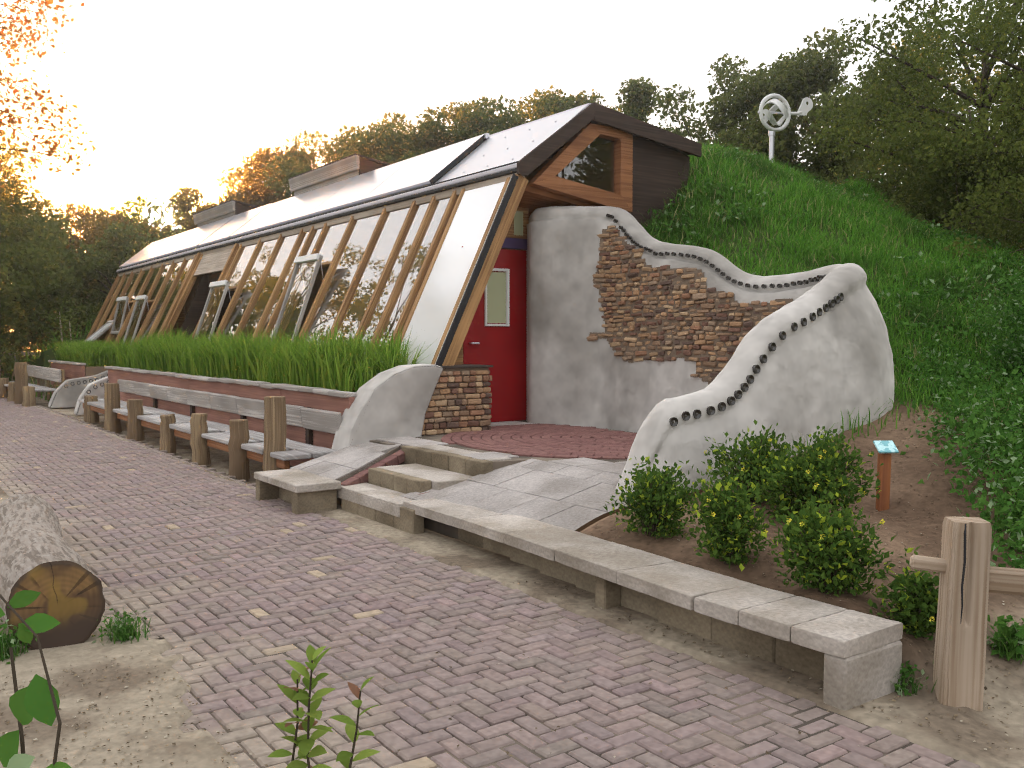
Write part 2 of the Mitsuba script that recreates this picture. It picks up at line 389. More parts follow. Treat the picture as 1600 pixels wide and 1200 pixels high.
_wf, _wt = CubicSpline(WS, WALL[:, :2]), CubicSpline(WS, WALL[:, 2:4])
WALL[:7, 4] = [3.13, 3.13, 3.14, 3.15, 3.15, 3.15, 3.15]; WALL[7, 4] = 3.14
WALL[41:44, 4] = [1.075, 1.065, 0.83]
wall_top = lambda s: np.interp(s, WS, WALL[:, 4])


def wall_normal(s):
    d = _wf(np.maximum(s, 0.12), 1); d = d / np.linalg.norm(d, axis=-1, keepdims=True)
    return np.stack([d[..., 1], -d[..., 0]], -1)            # towards the courtyard


def wall_mid(s, z):
    f = np.clip((z - 0.4) / (np.maximum(wall_top(s), 0.7) - 0.4), 0, 1.05)[..., None]
    m = _wf(np.maximum(s, 0)) * (1 - f) + _wt(np.maximum(s, 0)) * f
    return m + np.minimum(s, 0)[..., None] * np.array([0.08, -0.997])


_cy = np.vstack([WALL[:26, 2:4], WALL[26:, :2]])
_cyu = np.c_[_cy @ UX[:2], _cy @ VX[:2]]
COURT = Polygon(np.vstack([[(9.6, 4.5), (9.6, 6.9)], _cyu, [(5.0, 4.45)]])).buffer(0)

# ------------------------------------------------------------------ terrain
CTRL_XYZ = [(2.319, 13.5, 4.05), (4.456, 16, 4.357), (5.162, 15, 3.72), (5.789, 14, 3.2), (6.279, 13, 2.8), (6.63, 12, 2.5), (5.56, 16, 3.7), (6.3, 16, 3.2), (6.7, 15.2, 3.0), (5.0, 17.5, 3.9), (4.566, 11, 2.2), (3.75, 8.6, 1.0), (4.38, 9, 1.1), (4.6, 8, 0.9), (3.2, 5.5, 0.27),
            (2.9, 6.4, 0.5), (2.54, 6.3, 0.33), (2.785, 7.6, 0.75), (0.83, 5.62, 0.3), (1.18, 4.89, 0.28), (1.55, 4.33, 0.28), (1.89, 5.5, 0.38), (1.8, 4.06, 0.16), (1.74, 6.25, 0.42), (1.25, 6.35, 0.36),
            (1.85, 3.68, 0.0), (2.2, 3.3, 0.0), (3, 4, 0.05), (4, 5, 0.2), (6, 6, 0.3), (8, 9, 1.0), (9, 12, 1.8), (10, 6, 0.2), (3.5, 9.6, 1.55), (3.0, 10.1, 2.0), (2.3, 10.9, 2.35), (1.7, 11.6, 2.75), (1.5, 12.3, 3.1),
            (3.2, 12.0, 3.1), (4.9, 9.8, 1.5), (5.2, 12, 2.6), (8, 16, 2.6), (12, 14, 1.2), (5, 20, 3.4), (7, 25, 1.5)]
CTRL_UVZ = [(u, v, z) for u in (9.5, 12, 16, 20, 24, 29) for v, z in ((9.2, 3.92), (11, 4.2), (14, 4.1), (19, 2.0), (26, 0.3))] + \
           [(u, v, 0.0) for u in (-6, 0, 5, 12, 20, 32, 40) for v in (-6, -1, 2.5)] + [(40, v, 0.3) for v in (6, 12, 20, 30)] + [(-8, v, 0.0) for v in (6, 14, 24)] + [(10, 40, 0), (25, 40, 0), (33, 6, 0.2), (33, 10, 1.2)] + \
           [(u, 3.66, 0.22) for u in (2.3, 3, 4, 4.6)] + [(4.55, 3.85, 0.29), (4.5, 4.2, 0.36), (4.4, 4.7, 0.34), (4.4, 4.4, 0.33)]
_c = np.array([list(q) for q in CTRL_XYZ] + [list(P(q)) for q in CTRL_UVZ])
_rbf = RBFInterpolator(_c[:, :2], _c[:, 2], kernel='thin_plate_spline', smoothing=0.002)
HOLES = [(8.75, 29.4, 4.2, 9.0), (4.65, 8.75, 3.62, 5.0), (8.7, 30, 3.2, 4.3)]


def terrain(u, v):
    q = np.stack([np.ravel(u), np.ravel(v), np.zeros(np.size(u))], 1)
    w = P(q)
    far = np.clip((np.hypot(w[:, 0], w[:, 1] - 10) - 32) / 15, 0, 1)
    z = np.clip(_rbf(np.clip(w[:, :2], -60, 60)), -0.02, 5) * (1 - far * far * (3 - 2 * far))
    z = z + (0.05 + 0.12 * np.clip(z - 1, 0, 1)) * (meshkit.fbm(np.c_[w[:, :2] * 1.3, z], 3, 3) - 0.5) * np.clip(z * 3, 0.15, 1)
    return z.reshape(np.shape(u))


def ground_z(u, v):
    z = terrain(u, v)
    z = np.where((v < 2) & (v > -3), np.maximum(z, 0.03), z)
    z = np.where(shapely.contains_xy(COURT, u, v), -0.08, z)
    z = np.where((u > 2.2) & (u < 8.75) & (v > 3.2) & (v < 3.6), np.minimum(z, 0.004), z)
    for a, b, c, d in HOLES: z = np.where((u > a) & (u < b) & (v > c) & (v < d), -0.08, z)
    ed_ = 1.12 + 0.30 * (meshkit.fbm(np.stack([u * 1.1, v * 0, u * 0], -1), 3, 21) - 0.4)
    z = np.where((u > -6) & (u < 33.5) & (v > ed_) & (v < 3.19), -0.09, z)
    return np.where((v <= 3.64) & (u < 31), np.minimum(z, 0.012 * meshkit.fbm(np.stack([u * 5, v * 5, u * 0], -1), 2) + np.where(v < 2, 0.008, 0.001)), z)


def grass_amount(x, y, z, u, v):
    n = meshkit.fbm(np.stack([x * 0.9, y * 0.9, x * 0], -1), 3, 9) - 0.5
    hill = np.clip((z - 0.62 + 0.5 * n) / 0.35, 0, 1)
    right = np.clip((x - 2.9 - 0.25 * (y - 5.5) + 0.8 * n) / 0.4, 0, 1) * (y > 4.6)
    far = np.clip((np.hypot(x, y - 8) - 22) / 4, 0, 1)
    left = np.clip((-1.5 - v + 2 * n) / 1.0, 0, 1)
    return np.clip(np.maximum.reduce([hill, right, far, left]), 0, 1)


gu = np.unique(np.round(np.r_[-150, -100, -60, -40, np.arange(-30, -6, 2), np.arange(-6, 1, 0.4), np.arange(1, 10.6, 0.1), np.arange(10.6, 31, 0.5), np.arange(31, 60, 2), 80, 120, 150], 3))
gv = np.unique(np.round(np.r_[-150, -100, -60, np.arange(-40, -6, 2), np.arange(-6, 0.4, 0.3), np.arange(0.4, 9.6, 0.08), np.arange(9.6, 16, 0.2), np.arange(16, 30, 0.7), np.arange(30, 60, 3), 80, 120, 150], 3))
GU, GV = np.meshgrid(gu, gv, indexing='ij')
GZ = ground_z(GU, GV)
gp = P(np.stack([GU.ravel(), GV.ravel(), GZ.ravel()], 1))
ga = grass_amount(gp[:, 0], gp[:, 1], gp[:, 2], GU.ravel(), GV.ravel())
dark = np.clip((gp[:, 2] - 0.02) / 0.2, 0, 1) * (GV.ravel() > 3.0)
i, j = np.meshgrid(np.arange(len(gu) - 1), np.arange(len(gv) - 1), indexing='ij')
nv = len(gv)
gf = np.stack([i * nv + j, (i + 1) * nv + j, (i + 1) * nv + j + 1, i * nv + j + 1], -1).reshape(-1, 4)
put('ground', (gp, gf), 'm_ground', True, np.c_[ga, dark])
tag('ground', kind='structure')


def gz(x, y):
    w = np.c_[np.ravel(x), np.ravel(y), np.zeros(np.size(x))]
    q = w @ FR.T
    return ground_z(q[:, 0], q[:, 1])


# ------------------------------------------------------------------ paving: herringbone bricks square to the path
mb = MB(); prism(mb, [(-6, 1.0), (33.5, 1.0), (33.5, 3.34), (8.6, 3.30), (7.4, 3.27), (2.2, 3.24), (-6, 3.24)], -0.07, -0.012, 'z')
mb.put('paving', 'm_joint'); tag('paving', kind='structure')
r = rng(11)
bc = []
W_ = 0.086
for a in range(-20, 400):
    for b in range(5, 60):
        # herringbone: pairs stepping along the diagonal
        if (a - b) % 4 == 0: bc.append((a * W_ + W_, b * W_ + W_ / 2, 0))        # along u, covers a, a+1
        if (a - b) % 4 == 3: bc.append((a * W_ + W_ / 2, b * W_ + W_, 1))        # along v, covers b, b+1
bc = np.array(bc)
edge = lambda u: np.interp(u, [-6, 2.2, 7.4, 8.6, 19, 33], [3.22, 3.22, 3.28, 3.3, 3.32, 3.34])
keep = (bc[:, 0] > -1.2) & (bc[:, 0] < 33) & (bc[:, 1] > 0.66) & (bc[:, 1] < edge(bc[:, 0]) - 0.02)
bc = bc[keep]
bw = P(np.c_[bc[:, :2], bc[:, 0] * 0])
bw[:, 2] = r.normal(0, 0.0022, len(bc)) + 0.016 * (meshkit.fbm(np.c_[bc[:, :2] * 1.3, bc[:, 0] * 0], 3, 5) - 0.5)
size = np.full((len(bc), 3), [W_ - 0.0035, W_ / 2 - 0.0035, 0.03]) - np.abs(r.normal(0, 0.0014, (len(bc), 3))) * [1, 1, 0]
ang = r.normal(0, 0.012, len(bc)) + np.where(bc[:, 2] == 1, np.pi / 2, 0)
tilt = r.normal(0, 0.012, (len(bc), 2))
tone = np.c_[r.random(len(bc)), r.random(len(bc))]
cc = (np.hypot(bw[:, 0], bw[:, 1]))
cy, cx = bw[:, 1], bw[:, 0] / np.maximum(bw[:, 1], 0.1)
vis = (cy > 2.9) & (np.abs(cx) < 0.57) & ~((bw[:, 0] < -1.75) & (bw[:, 1] > 4.3) & (bc[:, 1] < 1.45))
order = np.argsort(np.where(vis, cc, 99))
front = set(order[:300].tolist())
rest = MB()
for q in range(len(bc)):
    x = math.cos(ang[q]) * UX + math.sin(ang[q]) * VX + ZX * tilt[q, 0]
    A = axes(x, ZX + VX * tilt[q, 1])
    v, f, _ = cbox([bw[q, 0], bw[q, 1], bw[q, 2] - 0.031], size[q], A, 0.0075)
    if q in front:
        MB().add(v, f, tone[q]).put('paving__brick', 'm_paver')
    else:
        rest.add(v, f, tone[q])
k = rest.put('paving__distant_bricks', 'm_paver'); tag(k, kind='stuff')

# ------------------------------------------------------------------ entrance floor, ramps and steps
mb = MB(); prism(mb, [(9.6, 4.85), (8.66, 4.85), (8.66, 4.3), (6.5, 4.34), (6.42, 4.75), (4.9, 4.75), (4.9, 7.1), (9.6, 7.1)], 0.0, 0.452, 'z')
mb.put('entrance_floor', 'm_joint'); tag('entrance_floor', kind='structure')
DISC = np.array([7.35, 6.35]); DR = 1.72
r = rng(21)
for kk in range(-2, 14):                                   # rings of red bricks
    rr = 0.06 + kk * 0.105 + 0.2
    n = max(3, int(2 * math.pi * rr / 0.207))
    for m in range(n):
        a = 2 * math.pi * (m + 0.5 * (kk % 2)) / n
        q = DISC + rr * np.array([math.cos(a), math.sin(a)])
        if not (5.05 < q[0] < 9.3 and 4.8 < q[1] < 6.95) or rr > DR - 0.03: continue
        A = axes(-math.sin(a) * UX + math.cos(a) * VX + ZX * r.normal(0, 0.006))
        v, f, _ = cbox(P([q[0], q[1], 0.44 + r.normal(0, 0.0015)]), [math.pi * rr / n - 0.004, 0.048, 0.03], A, 0.005)
        MB().add(v, f, r.random(2)).put('entrance_floor__red_brick', 'm_red_paver')
for a in np.arange(5.0, 9.5, 0.4):
    for b in np.arange(4.36, 7.1, 0.4):
        c = np.array([a + 0.2, b + 0.2])
        if np.hypot(*(c - DISC)) < DR + 0.12 or (c[1] < 4.95 and c[0] < 6.6) or (c[0] > 8.6 and c[1] < 5.0) or c[1] > 6.9: continue
        v, f, t = cbox(P([c[0], c[1], 0.437 + r.normal(0, 0.002)]), [0.197, 0.197, 0.03], FR, 0.005)
        MB().add(v, f, t + r.uniform(0, 50, 2)).put('entrance_floor__tile', 'm_tile')


def ramp(key, poly, z0, v0, z1, v1, step, skew, label):
    zz = lambda v: z0 + np.clip((v - v0) / (v1 - v0), -0.2, 1) * (z1 - z0)
    m = trimesh.creation.extrude_polygon(Polygon(poly), 1, engine='earcut')
    w = np.array(m.vertices); w[:, 2] = np.where(w[:, 2] > 0.5, zz(w[:, 1]) - 0.012, -0.05)
    MB().add(P(w), m.faces).put(key, 'm_joint'); tag(key, label, kind='structure')
    rr = rng(len(poly) + 40)
    area = Polygon(poly)
    sl = np.array([0, 1, (z1 - z0) / (v1 - v0)]); sl /= np.linalg.norm(sl)
    for a in np.arange(4, 9, step):
        for bi, b in enumerate(np.arange(3.3, 5.2, step)):
            c = np.array([a + (0.5 * step if bi % 2 and skew else 0) + step / 2, b + step / 2])
            sq = Polygon([(c[0] - step / 2 + .004, c[1] - step / 2 + .004), (c[0] + step / 2 - .004, c[1] - step / 2 + .004), (c[0] + step / 2 - .004, c[1] + step / 2 - .004), (c[0] - step / 2 + .004, c[1] + step / 2 - .004)]).intersection(area)
            if sq.is_empty or sq.area < 0.015 or sq.geom_type != 'Polygon': continue
            t = trimesh.creation.extrude_polygon(sq.simplify(0.003), 0.05, engine='earcut')
            w = np.array(t.vertices); w[:, 2] += zz(w[:, 1]) - 0.05 + rr.normal(0, 0.0018)
            MB().add(P(w), t.faces, w[:, :2] * 3 + rr.uniform(0, 50, 2)).put(key + '__tile', 'm_tile')


ramp('entrance_ramp', [(6.72, 3.62), (4.64, 3.72), (4.66, 4.35), (4.95, 4.76), (6.42, 4.76)], 0.205, 3.62, 0.462, 4.76, 0.42, True, None)
ramp('side_ramp', [(8.6, 3.42), (7.62, 3.42), (7.72, 3.76), (7.98, 4.3), (8.66, 4.84), (8.66, 4.1)], 0.235, 3.42, 0.462, 4.3, 0.4, False, None)
steps = 'entrance_steps'
tag(steps, 'two concrete block steps with red brick edging leading up to the red door', 'steps')
r = rng(31)


def blockrow(key, u0, u1, v0, v1, z0, z1, n, bsdf='m_concrete_block', vend=None):
    e = np.linspace(u0, u1, n + 1)
    for a, b in zip(e[:-1], e[1:]):
        t = 0 if vend is None else ((a + b) / 2 - u0) / (u1 - u0) * (vend - v0)
        ubox(MB(), a + 0.003, b - 0.003, v0 + t + r.normal(0, 0.002), v1 + t, z0, z1 + r.normal(0, 0.002), 0.007, 2).put(key, bsdf)


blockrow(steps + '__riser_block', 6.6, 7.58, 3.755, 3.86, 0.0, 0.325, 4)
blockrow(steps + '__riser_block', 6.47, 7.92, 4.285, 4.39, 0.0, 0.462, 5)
ubox(MB(), 6.36, 7.6, 3.42, 3.754, 0.1, 0.192, 0.006).put(steps + '__tread', 'm_concrete')
ubox(MB(), 6.5, 7.62, 3.862, 4.284, 0.2, 0.324, 0.006).put(steps + '__tread', 'm_concrete')
ubox(MB(), 6.52, 7.9, 4.392, 4.62, 0.3, 0.465, 0.006).put(steps + '__tread', 'm_concrete')
for u0, u1, za, zb in ((6.72, 6.36, 0.205, 0.385), (7.56, 7.93, 0.235, 0.46)):
    for m in range(5):
        t0, t1 = m / 5, (m + 1) / 5
        a = P([u0 + (u1 - u0) * t0, 3.5 + 0.85 * t0, za + (zb - za) * t0 - 0.075]); b = P([u0 + (u1 - u0) * t1, 3.5 + 0.85 * t1, za + (zb - za) * t1 - 0.075])
        d = (b - a) * 0.02
        x = MB(); v, f, _ = cbox((a + b) / 2, [np.linalg.norm(b - a) / 2 - 0.004, 0.05, 0.045], axes(b - a), 0.006)
        x.add(v, f, r.random(2)).put(steps + '__edging_brick', 'm_red_paver')

# ------------------------------------------------------------------ concrete benches
cb = 'concrete_bench'
tag(cb, 'long low concrete slab bench edging the soil bed beside the brick path', 'bench')
FRONT = lambda u: np.interp(u, [2.2, 3.0, 4.33, 5.78, 6.3], [3.20, 3.19, 3.30, 3.44, 3.46])
TOP = lambda u: np.interp(u, [2.2, 4, 6.3], [0.285, 0.275, 0.225])
e = np.r_[2.205, 2.47, 2.75, 3.02, np.arange(3.6, 6.0, 0.6), 6.36]
r = rng(41)
for a, b in zip(e[:-1], e[1:]):
    fa, fb = FRONT(a), FRONT(b)
    A = axes(P([b - a, fb - fa, TOP(b) - TOP(a)]) + ZX * r.normal(0, 0.002))
    dep = 0.42 if b < 5.9 else 0.34
    c = P([(a + b) / 2, (fa + fb) / 2 + dep / 2, (TOP(a) + TOP(b)) / 2 - 0.036])
    L = math.hypot(b - a, fb - fa) / 2 - 0.003
    m = trimesh.creation.box([2 * L, dep, 0.072])
    m = m.subdivide_to_size(0.05)
    w = np.array(m.vertices)
    w *= 1 - 0.012 * ((np.abs(w[:, [1]]) > dep / 2 - 1e-4) & (np.abs(w[:, [2]]) > 0.035)) - 0.010 * ((np.abs(w[:, [0]]) > L - 1e-4) & (np.abs(w[:, [2]]) > 0.035))
    w += 0.007 * (meshkit.fbm(w * 17 + a * 9, 2) - 0.5)[:, None] * np.sign(w) * (np.abs(w) > np.array([L, dep / 2, 0.036]) - 2e-3)
    MB().add(c + w @ A, m.faces, w[:, :2] * 2 + r.uniform(0, 50, 2)).put(cb + '__slab', 'm_concrete', 25)
ubox(MB(), 2.2, 2.31, FRONT(2.2) + 0.004, FRONT(2.2) + 0.41, -0.05, 0.213, 0.01, 2).put(cb + '__end_block', 'm_concrete')
e = np.r_[2.32, np.arange(2.72, 6.2, 0.39)]
for a, b in zip(e[:-1], e[1:]):
    f0 = (FRONT(a) + FRONT(b)) / 2 + 0.21 + r.normal(0, 0.004)
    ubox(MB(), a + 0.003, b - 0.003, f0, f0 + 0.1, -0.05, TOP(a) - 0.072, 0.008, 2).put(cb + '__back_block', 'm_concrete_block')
for a in (3.82,):
    ubox(MB(), a, a + 0.09, FRONT(a) + 0.08, FRONT(a) + 0.2, -0.05, TOP(a) - 0.073, 0.008, 2).put(cb + '__support', 'm_concrete_block')
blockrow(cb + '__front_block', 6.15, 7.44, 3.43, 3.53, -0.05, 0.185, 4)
blockrow(cb + '__cap', 6.37, 7.46, 3.42, 3.62, 0.186, 0.205, 3, 'm_concrete')
cb = 'short_bench'
tag(cb, 'short concrete slab seat left of the steps, in front of the plaster wing', 'bench')
blockrow(cb + '__slab', 7.40, 8.44, 3.0, 3.415, 0.19, 0.255, 3, 'm_concrete')
ubox(MB(), 8.33, 8.43, 3.01, 3.40, -0.05, 0.188, 0.008, 2).put(cb + '__end_block', 'm_concrete_block')
blockrow(cb + '__back_block', 7.62, 8.32, 3.2, 3.3, -0.05, 0.188, 2)
blockrow(cb + '__end_block', 7.46, 7.6, 3.03, 3.40, -0.05, 0.188, 1)

# ------------------------------------------------------------------ the house
H = 'house'
tag(H, 'long earth sheltered house with sloping glass front, red door and grassed over back', 'house')
U0, U1 = 8.80, 29.35
B0, B1 = np.array([5.22, 0.92]), np.array([6.41, 3.40])          # (v, z) of the glass front, bottom and top
ed = (B1 - B0) / np.linalg.norm(B1 - B0); nd = np.array([-ed[1], ed[0]])


def onfront(s, off=0.0):
    return B0 + (B1 - B0) * s + nd * off


def slope_bar(key, u, w, bsdf, s0=0.0, s1=1.0, off=0.0, depth=0.12):
    a, b = onfront(s0, off), onfront(s1, off)
    x = MB(); beam(x, P([u, *a]), P([u, *b]), w, depth, 0.005, up=P([0, *nd]))
    return x.put(key, bsdf)


slope_bar(H + '__end_rafter', 8.85, 0.085, 'm_timber', 0.06, 1.0, 0.0, 0.16)
slope_bar(H + '__flashing', 8.915, 0.035, 'm_black', 0.06, 1.0, 0.06, 0.05)
slope_bar(H + '__flashing', 8.955, 0.035, 'm_white_paint', 0.06, 1.0, 0.045, 0.05)
RAFT = [9.04, 10.05, 10.26, 10.79, 11.33, 12.21, 13.29, 14.3, 14.83, 15.3, 16.28, 17.37, 18.43, 18.73, 21.01, 21.49, 22.35, 23.33, 24.32, 25.38, 26.46, 27.5, 28.46, 29.25]
for u in RAFT: slope_bar(H + '__rafter', u, 0.075, 'm_timber')
VENTS = {(13.29, 14.3): (0.02, 0.70, 1), (17.37, 18.43): (0.02, 0.62, 1), (23.33, 24.32): (0.05, 0.60, 1), (25.38, 26.46): (0.3, 0.62, 1), (26.46, 27.5): (0.0, 0.42, -1)}
for a, b in [(9.04, 10.05)] + list(zip(RAFT[1:-1], RAFT[2:])):
    if (a, b) == (18.73, 21.01): continue
    top = 1.0
    bottom = 0.0
    if (a, b) in VENTS:
        s0, s1, way = VENTS[(a, b)]
        w = H + '__vent_window'
        L = np.linalg.norm(B1 - B0) * (s1 - s0)
        open_ = 0.20
        p0, p1 = (onfront(s0, 0.03), onfront(s1, 0.03 + open_)) if way == 1 else (onfront(s0, 0.03 + 0.5), onfront(s1, 0.03))
        ax = (p1 - p0) / np.linalg.norm(p1 - p0); nn = np.array([-ax[1], ax[0]])
        frame = MB()
        for u in (a + 0.075, b - 0.075): beam(frame, P([u, *p0]), P([u, *p1]), 0.06, 0.05, 0.004, up=P([0, *nn]))
        for q in (p0, p1): beam(frame, P([a + 0.05, *q]), P([b - 0.05, *q]), 0.07, 0.06, 0.004, up=P([0, *nn]))
        k = frame.put(w, 'm_timber_grey')
        if way == 1:
            beam(MB(), P([a + 0.06, *(p1 + nn * 0.04)]), P([b - 0.06, *(p1 + nn * 0.04)]), 0.10, 0.05, 0.004, up=P([0, *nn])).put(k + '__top_rail', 'm_white_paint')
            for u in (a + 0.09, b - 0.09): tube(MB(), [P([u, *p1]), P([u, *onfront(s1 - 0.12, 0.0)])], 0.008, 6).put(k + '__stay', 'm_steel')
        pane = MB(); beam(pane, P([a + 0.1, *((p0 + p1) / 2)]), P([b - 0.1, *((p0 + p1) / 2)]), np.linalg.norm(p1 - p0) - 0.06, 0.004, 0.0005, up=P([0, *nn]))
        q = [P([a + 0.1, *p0]), P([b - 0.1, *p0]), P([b - 0.1, *p1]), P([a + 0.1, *p1])]
        MB().add(q, [[0, 1, 2, 3]]).put(k + '__pane', 'm_panel' if way == -1 else 'm_glazing')
        x = MB(); m_ = onfront(s1 + 0.01, 0.0); beam(x, P([a + 0.04, *m_]), P([b - 0.04, *m_]), 0.05, 0.07, 0.004, up=P([0, *nd])); x.put(H + '__transom', 'm_timber')
        bottom = s1 + 0.02
        if way == -1 or s0 > 0.1:
            q = [P([a + 0.035, *onfront(-0.02 if s0 < 0.1 else 0.0)]), P([b - 0.035, *onfront(0.0)]), P([b - 0.035, *onfront(max(s0, 0.02))]), P([a + 0.035, *onfront(max(s0, 0.02))])]
            if s0 > 0.1: MB().add(q, [[0, 1, 2, 3]]).put(H + '__glass_pane', 'm_glazing')
    q = [P([a + 0.03, *onfront(bottom, 0.012)]), P([b - 0.03, *onfront(bottom, 0.012)]), P([b - 0.03, *onfront(top, 0.012)]), P([a + 0.03, *onfront(top, 0.012)])]
    if a == 9.04:
        x = MB(); c0, c1 = onfront(0.0, 0.03), onfront(0.985, 0.03)
        beam(x, P([(a + b) / 2, *c0]), P([(a + b) / 2, *c1]), b - a - 0.08, 0.03, 0.004, up=P([0, *nd])); k = x.put(H + '__white_panel', 'm_panel')
        tag(k, 'milky white panel next to the end rafter')
    else:
        MB().add(q, [[0, 1, 2, 3]]).put(H + '__glass_pane', 'm_glazing')
# garden doorway in the glass front
q = [onfront(0.80, 0.02), onfront(0.995, 0.02)]
x = MB(); beam(x, P([18.77, *((q[0] + q[1]) / 2)]), P([20.97, *((q[0] + q[1]) / 2)]), np.linalg.norm(q[1] - q[0]), 0.03, 0.004, up=P([0, *nd]))
k = x.put(H + '__doorway_header', 'm_timber_pale'); tag(k, 'pale plain board over the dark garden doorway')
for u in (18.62, 21.15): slope_bar(H + '__door_jamb', u, 0.09, 'm_timber', 0, 1, 0.06, 0.1)
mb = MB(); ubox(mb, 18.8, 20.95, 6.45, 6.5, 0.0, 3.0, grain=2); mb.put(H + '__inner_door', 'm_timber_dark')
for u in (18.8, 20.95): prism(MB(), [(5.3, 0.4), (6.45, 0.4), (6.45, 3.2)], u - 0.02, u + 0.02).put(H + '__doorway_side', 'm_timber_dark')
# eave: wooden beam, pale flashing and gutter line
ubox(MB(), U0 + 0.06, U1, 6.36, 6.47, 3.36, 3.455, 0.006).put(H + '__eave_beam', 'm_timber_pale')
ubox(MB(), U0 + 0.02, U1, 6.325, 6.40, 3.46, 3.50, 0.006).put(H + '__eave_drip', 'm_black')
ubox(MB(), U0 + 0.02, U1, 6.335, 6.42, 3.503, 3.560, 0.01).put(H + '__gutter', 'm_flashing')
ubox(MB(), U0 + 0.0, U1, 6.40, 6.46, 3.577, 3.60, 0.004).put(H + '__eave_strip', 'm_black')
# roof
E0, R0 = np.array([6.42, 3.575]), np.array([7.40, 4.375]); BK = np.array([9.30, 4.10])
rd = (R0 - E0) / np.linalg.norm(R0 - E0); rn = np.array([-rd[1], rd[0]])


def roofslab(key, u0, u1, t0, t1, o0, o1, bsdf):
    a, b = E0 + rd * t0, E0 + rd * t1
    return prism(MB(), [a + rn * o0, b + rn * o0, b + rn * o1, a + rn * o1], u0, u1).put(key, bsdf)


RL = np.linalg.norm(R0 - E0)
roofslab(H + '__roof_deck', U0 + 0.03, U1, 0.0, RL, -0.10, -0.012, 'm_timber_dark')
k = roofslab(H + '__roof_sheet', U0 + 0.01, 10.93, -0.02, RL, -0.01, 0.012, 'm_roof_sheet'); tag(k, 'bare pale sheet metal at the near end of the roof')
for u0 in np.arange(9.2, 10.9, 0.55):
    for t in (0.15, 0.55, 1.0):
        c = P([u0, *(E0 + rd * t + rn * 0.013)])
        tube(MB(), [c, c + P([0, *(rn * 0.008)])], 0.012, 6).put(H + '__roof_screw', 'm_steel')
sol = [(10.98, 13.03), (13.05, 15.10), (15.12, 17.17), (17.19, 19.26), (19.34, 21.44), (21.56, 23.5), (23.52, 25.44), (25.46, 27.38), (27.4, 29.33)]
for a, b in sol:
    k = roofslab(H + '__solar_panel', a, b, 0.03, RL * 0.965 if a < 19 else RL, 0.014, 0.075, 'm_solar')
for t in (1.15,):
    a = E0 + rd * t + rn * 0.04; tube(MB(), [P([10.90, *a]), P([10.95, *a])], 0.018, 8).put(H + '__pipe_stub', 'm_steel')
prism(MB(), [E0 + rd * 0.03 + rn * 0.013, E0 + rd * RL * 0.965 + rn * 0.013, E0 + rd * RL * 0.965 + rn * 0.078, E0 + rd * 0.03 + rn * 0.078], 10.955, 10.979).put(H + '__panel_edge', 'm_black')
x = MB(); a = E0 + rd * 1.08 + rn * 0.05; ubox(x, 10.9, 10.98, a[0] + 0.06, a[0] + 0.11, a[1] + 0.04, a[1] + 0.10); x.put(H + '__panel_bracket', 'm_steel')
prism(MB(), [R0 + [-0.1, -0.085], R0 + [-0.005, 0.02], R0 + [0.06, 0.02], R0 + [0.12, -0.02]], U0, U1).put(H + '__ridge_cap', 'm_flashing')
prism(MB(), [R0 + [0.03, -0.12], BK + [0, -0.10], BK + [0, 0.0], R0 + [0.03, -0.008]], U0 + 0.02, U1).put(H + '__back_roof', 'm_bitumen')
# gable trim: dark barge boards proud of the end
prism(MB(), [E0 + [-0.12, -0.16], E0 + [0.0, -0.17], R0 + [0.03, -0.17], R0 + [0.03, 0.02], E0 + [-0.05, 0.03], E0 + [-0.12, -0.03]], U0 - 0.05, U0 - 0.003).put(H + '__barge_board', 'm_timber_dark')
prism(MB(), [R0 + [0.033, -0.19], BK + [0.02, -0.15], BK + [0.02, 0.02], R0 + [0.033, 0.02]], U0 - 0.052, U0 - 0.004).put(H + '__barge_board', 'm_timber_dark')
prism(MB(), [onfront(0.08, 0.08), onfront(0.98, 0.08), onfront(0.98, 0.155), onfront(0.08, 0.155)], U0 - 0.02, U0 + 0.002).put(H + '__barge_board', 'm_black')
# gable window of clear glass in an orange brown frame
gw = H + '__gable_window'
FA = [(6.56, 3.34), (7.44, 4.16), (8.15, 4.16), (8.15, 3.13)]; GA = [(6.90, 3.46), (7.61, 4.05), (7.95, 4.03), (7.95, 3.33)]
q = [P([8.93, *a]) for a in GA]
MB().add(q, [[0, 3, 2, 1]]).put(gw, 'm_glass'); tag(gw, 'glazed gable triangle above the entrance')
for n_, poly in (('sill', [FA[0], (7.95, 3.14), (8.15, 3.13), (7.952, 3.33), GA[0]]), ('rafter', [FA[0], GA[0], GA[1], FA[1]]), ('head', [FA[1], GA[1], GA[2], FA[2]]), ('post', [GA[3], (8.15, 3.14), FA[2], GA[2]])):
    prism(MB(), poly, 8.83 + (0.004 if n_ in ('rafter', 'post') else 0), 8.97).put(gw + '__' + n_, 'm_timber_orange')
prism(MB(), [(8.15, 3.0), (9.25, 2.6), (9.25, 3.97), (8.15, 4.16)], 8.9, 8.98).put(H + '__gable_wall', 'm_timber_dark')  # dark wood tone puts the shade under the roof into the wall
q = [P(a) for a in ((8.98, 6.5, 3.28), (8.98, 8.14, 3.08), (9.9, 8.14, 3.0), (9.9, 6.5, 3.04), (8.98, 6.5, 3.36), (8.98, 8.14, 3.13), (9.9, 8.14, 3.13), (9.9, 6.5, 3.30))]
MB().add(q, [[0, 1, 2, 3], [4, 7, 6, 5], [0, 4, 5, 1], [3, 2, 6, 7], [1, 5, 6, 2], [0, 3, 7, 4]], np.c_[[0, 1.6, 1.6, 0] * 2, [0, 0, .9, .9] * 2]).put(H + '__soffit', 'm_timber_orange')
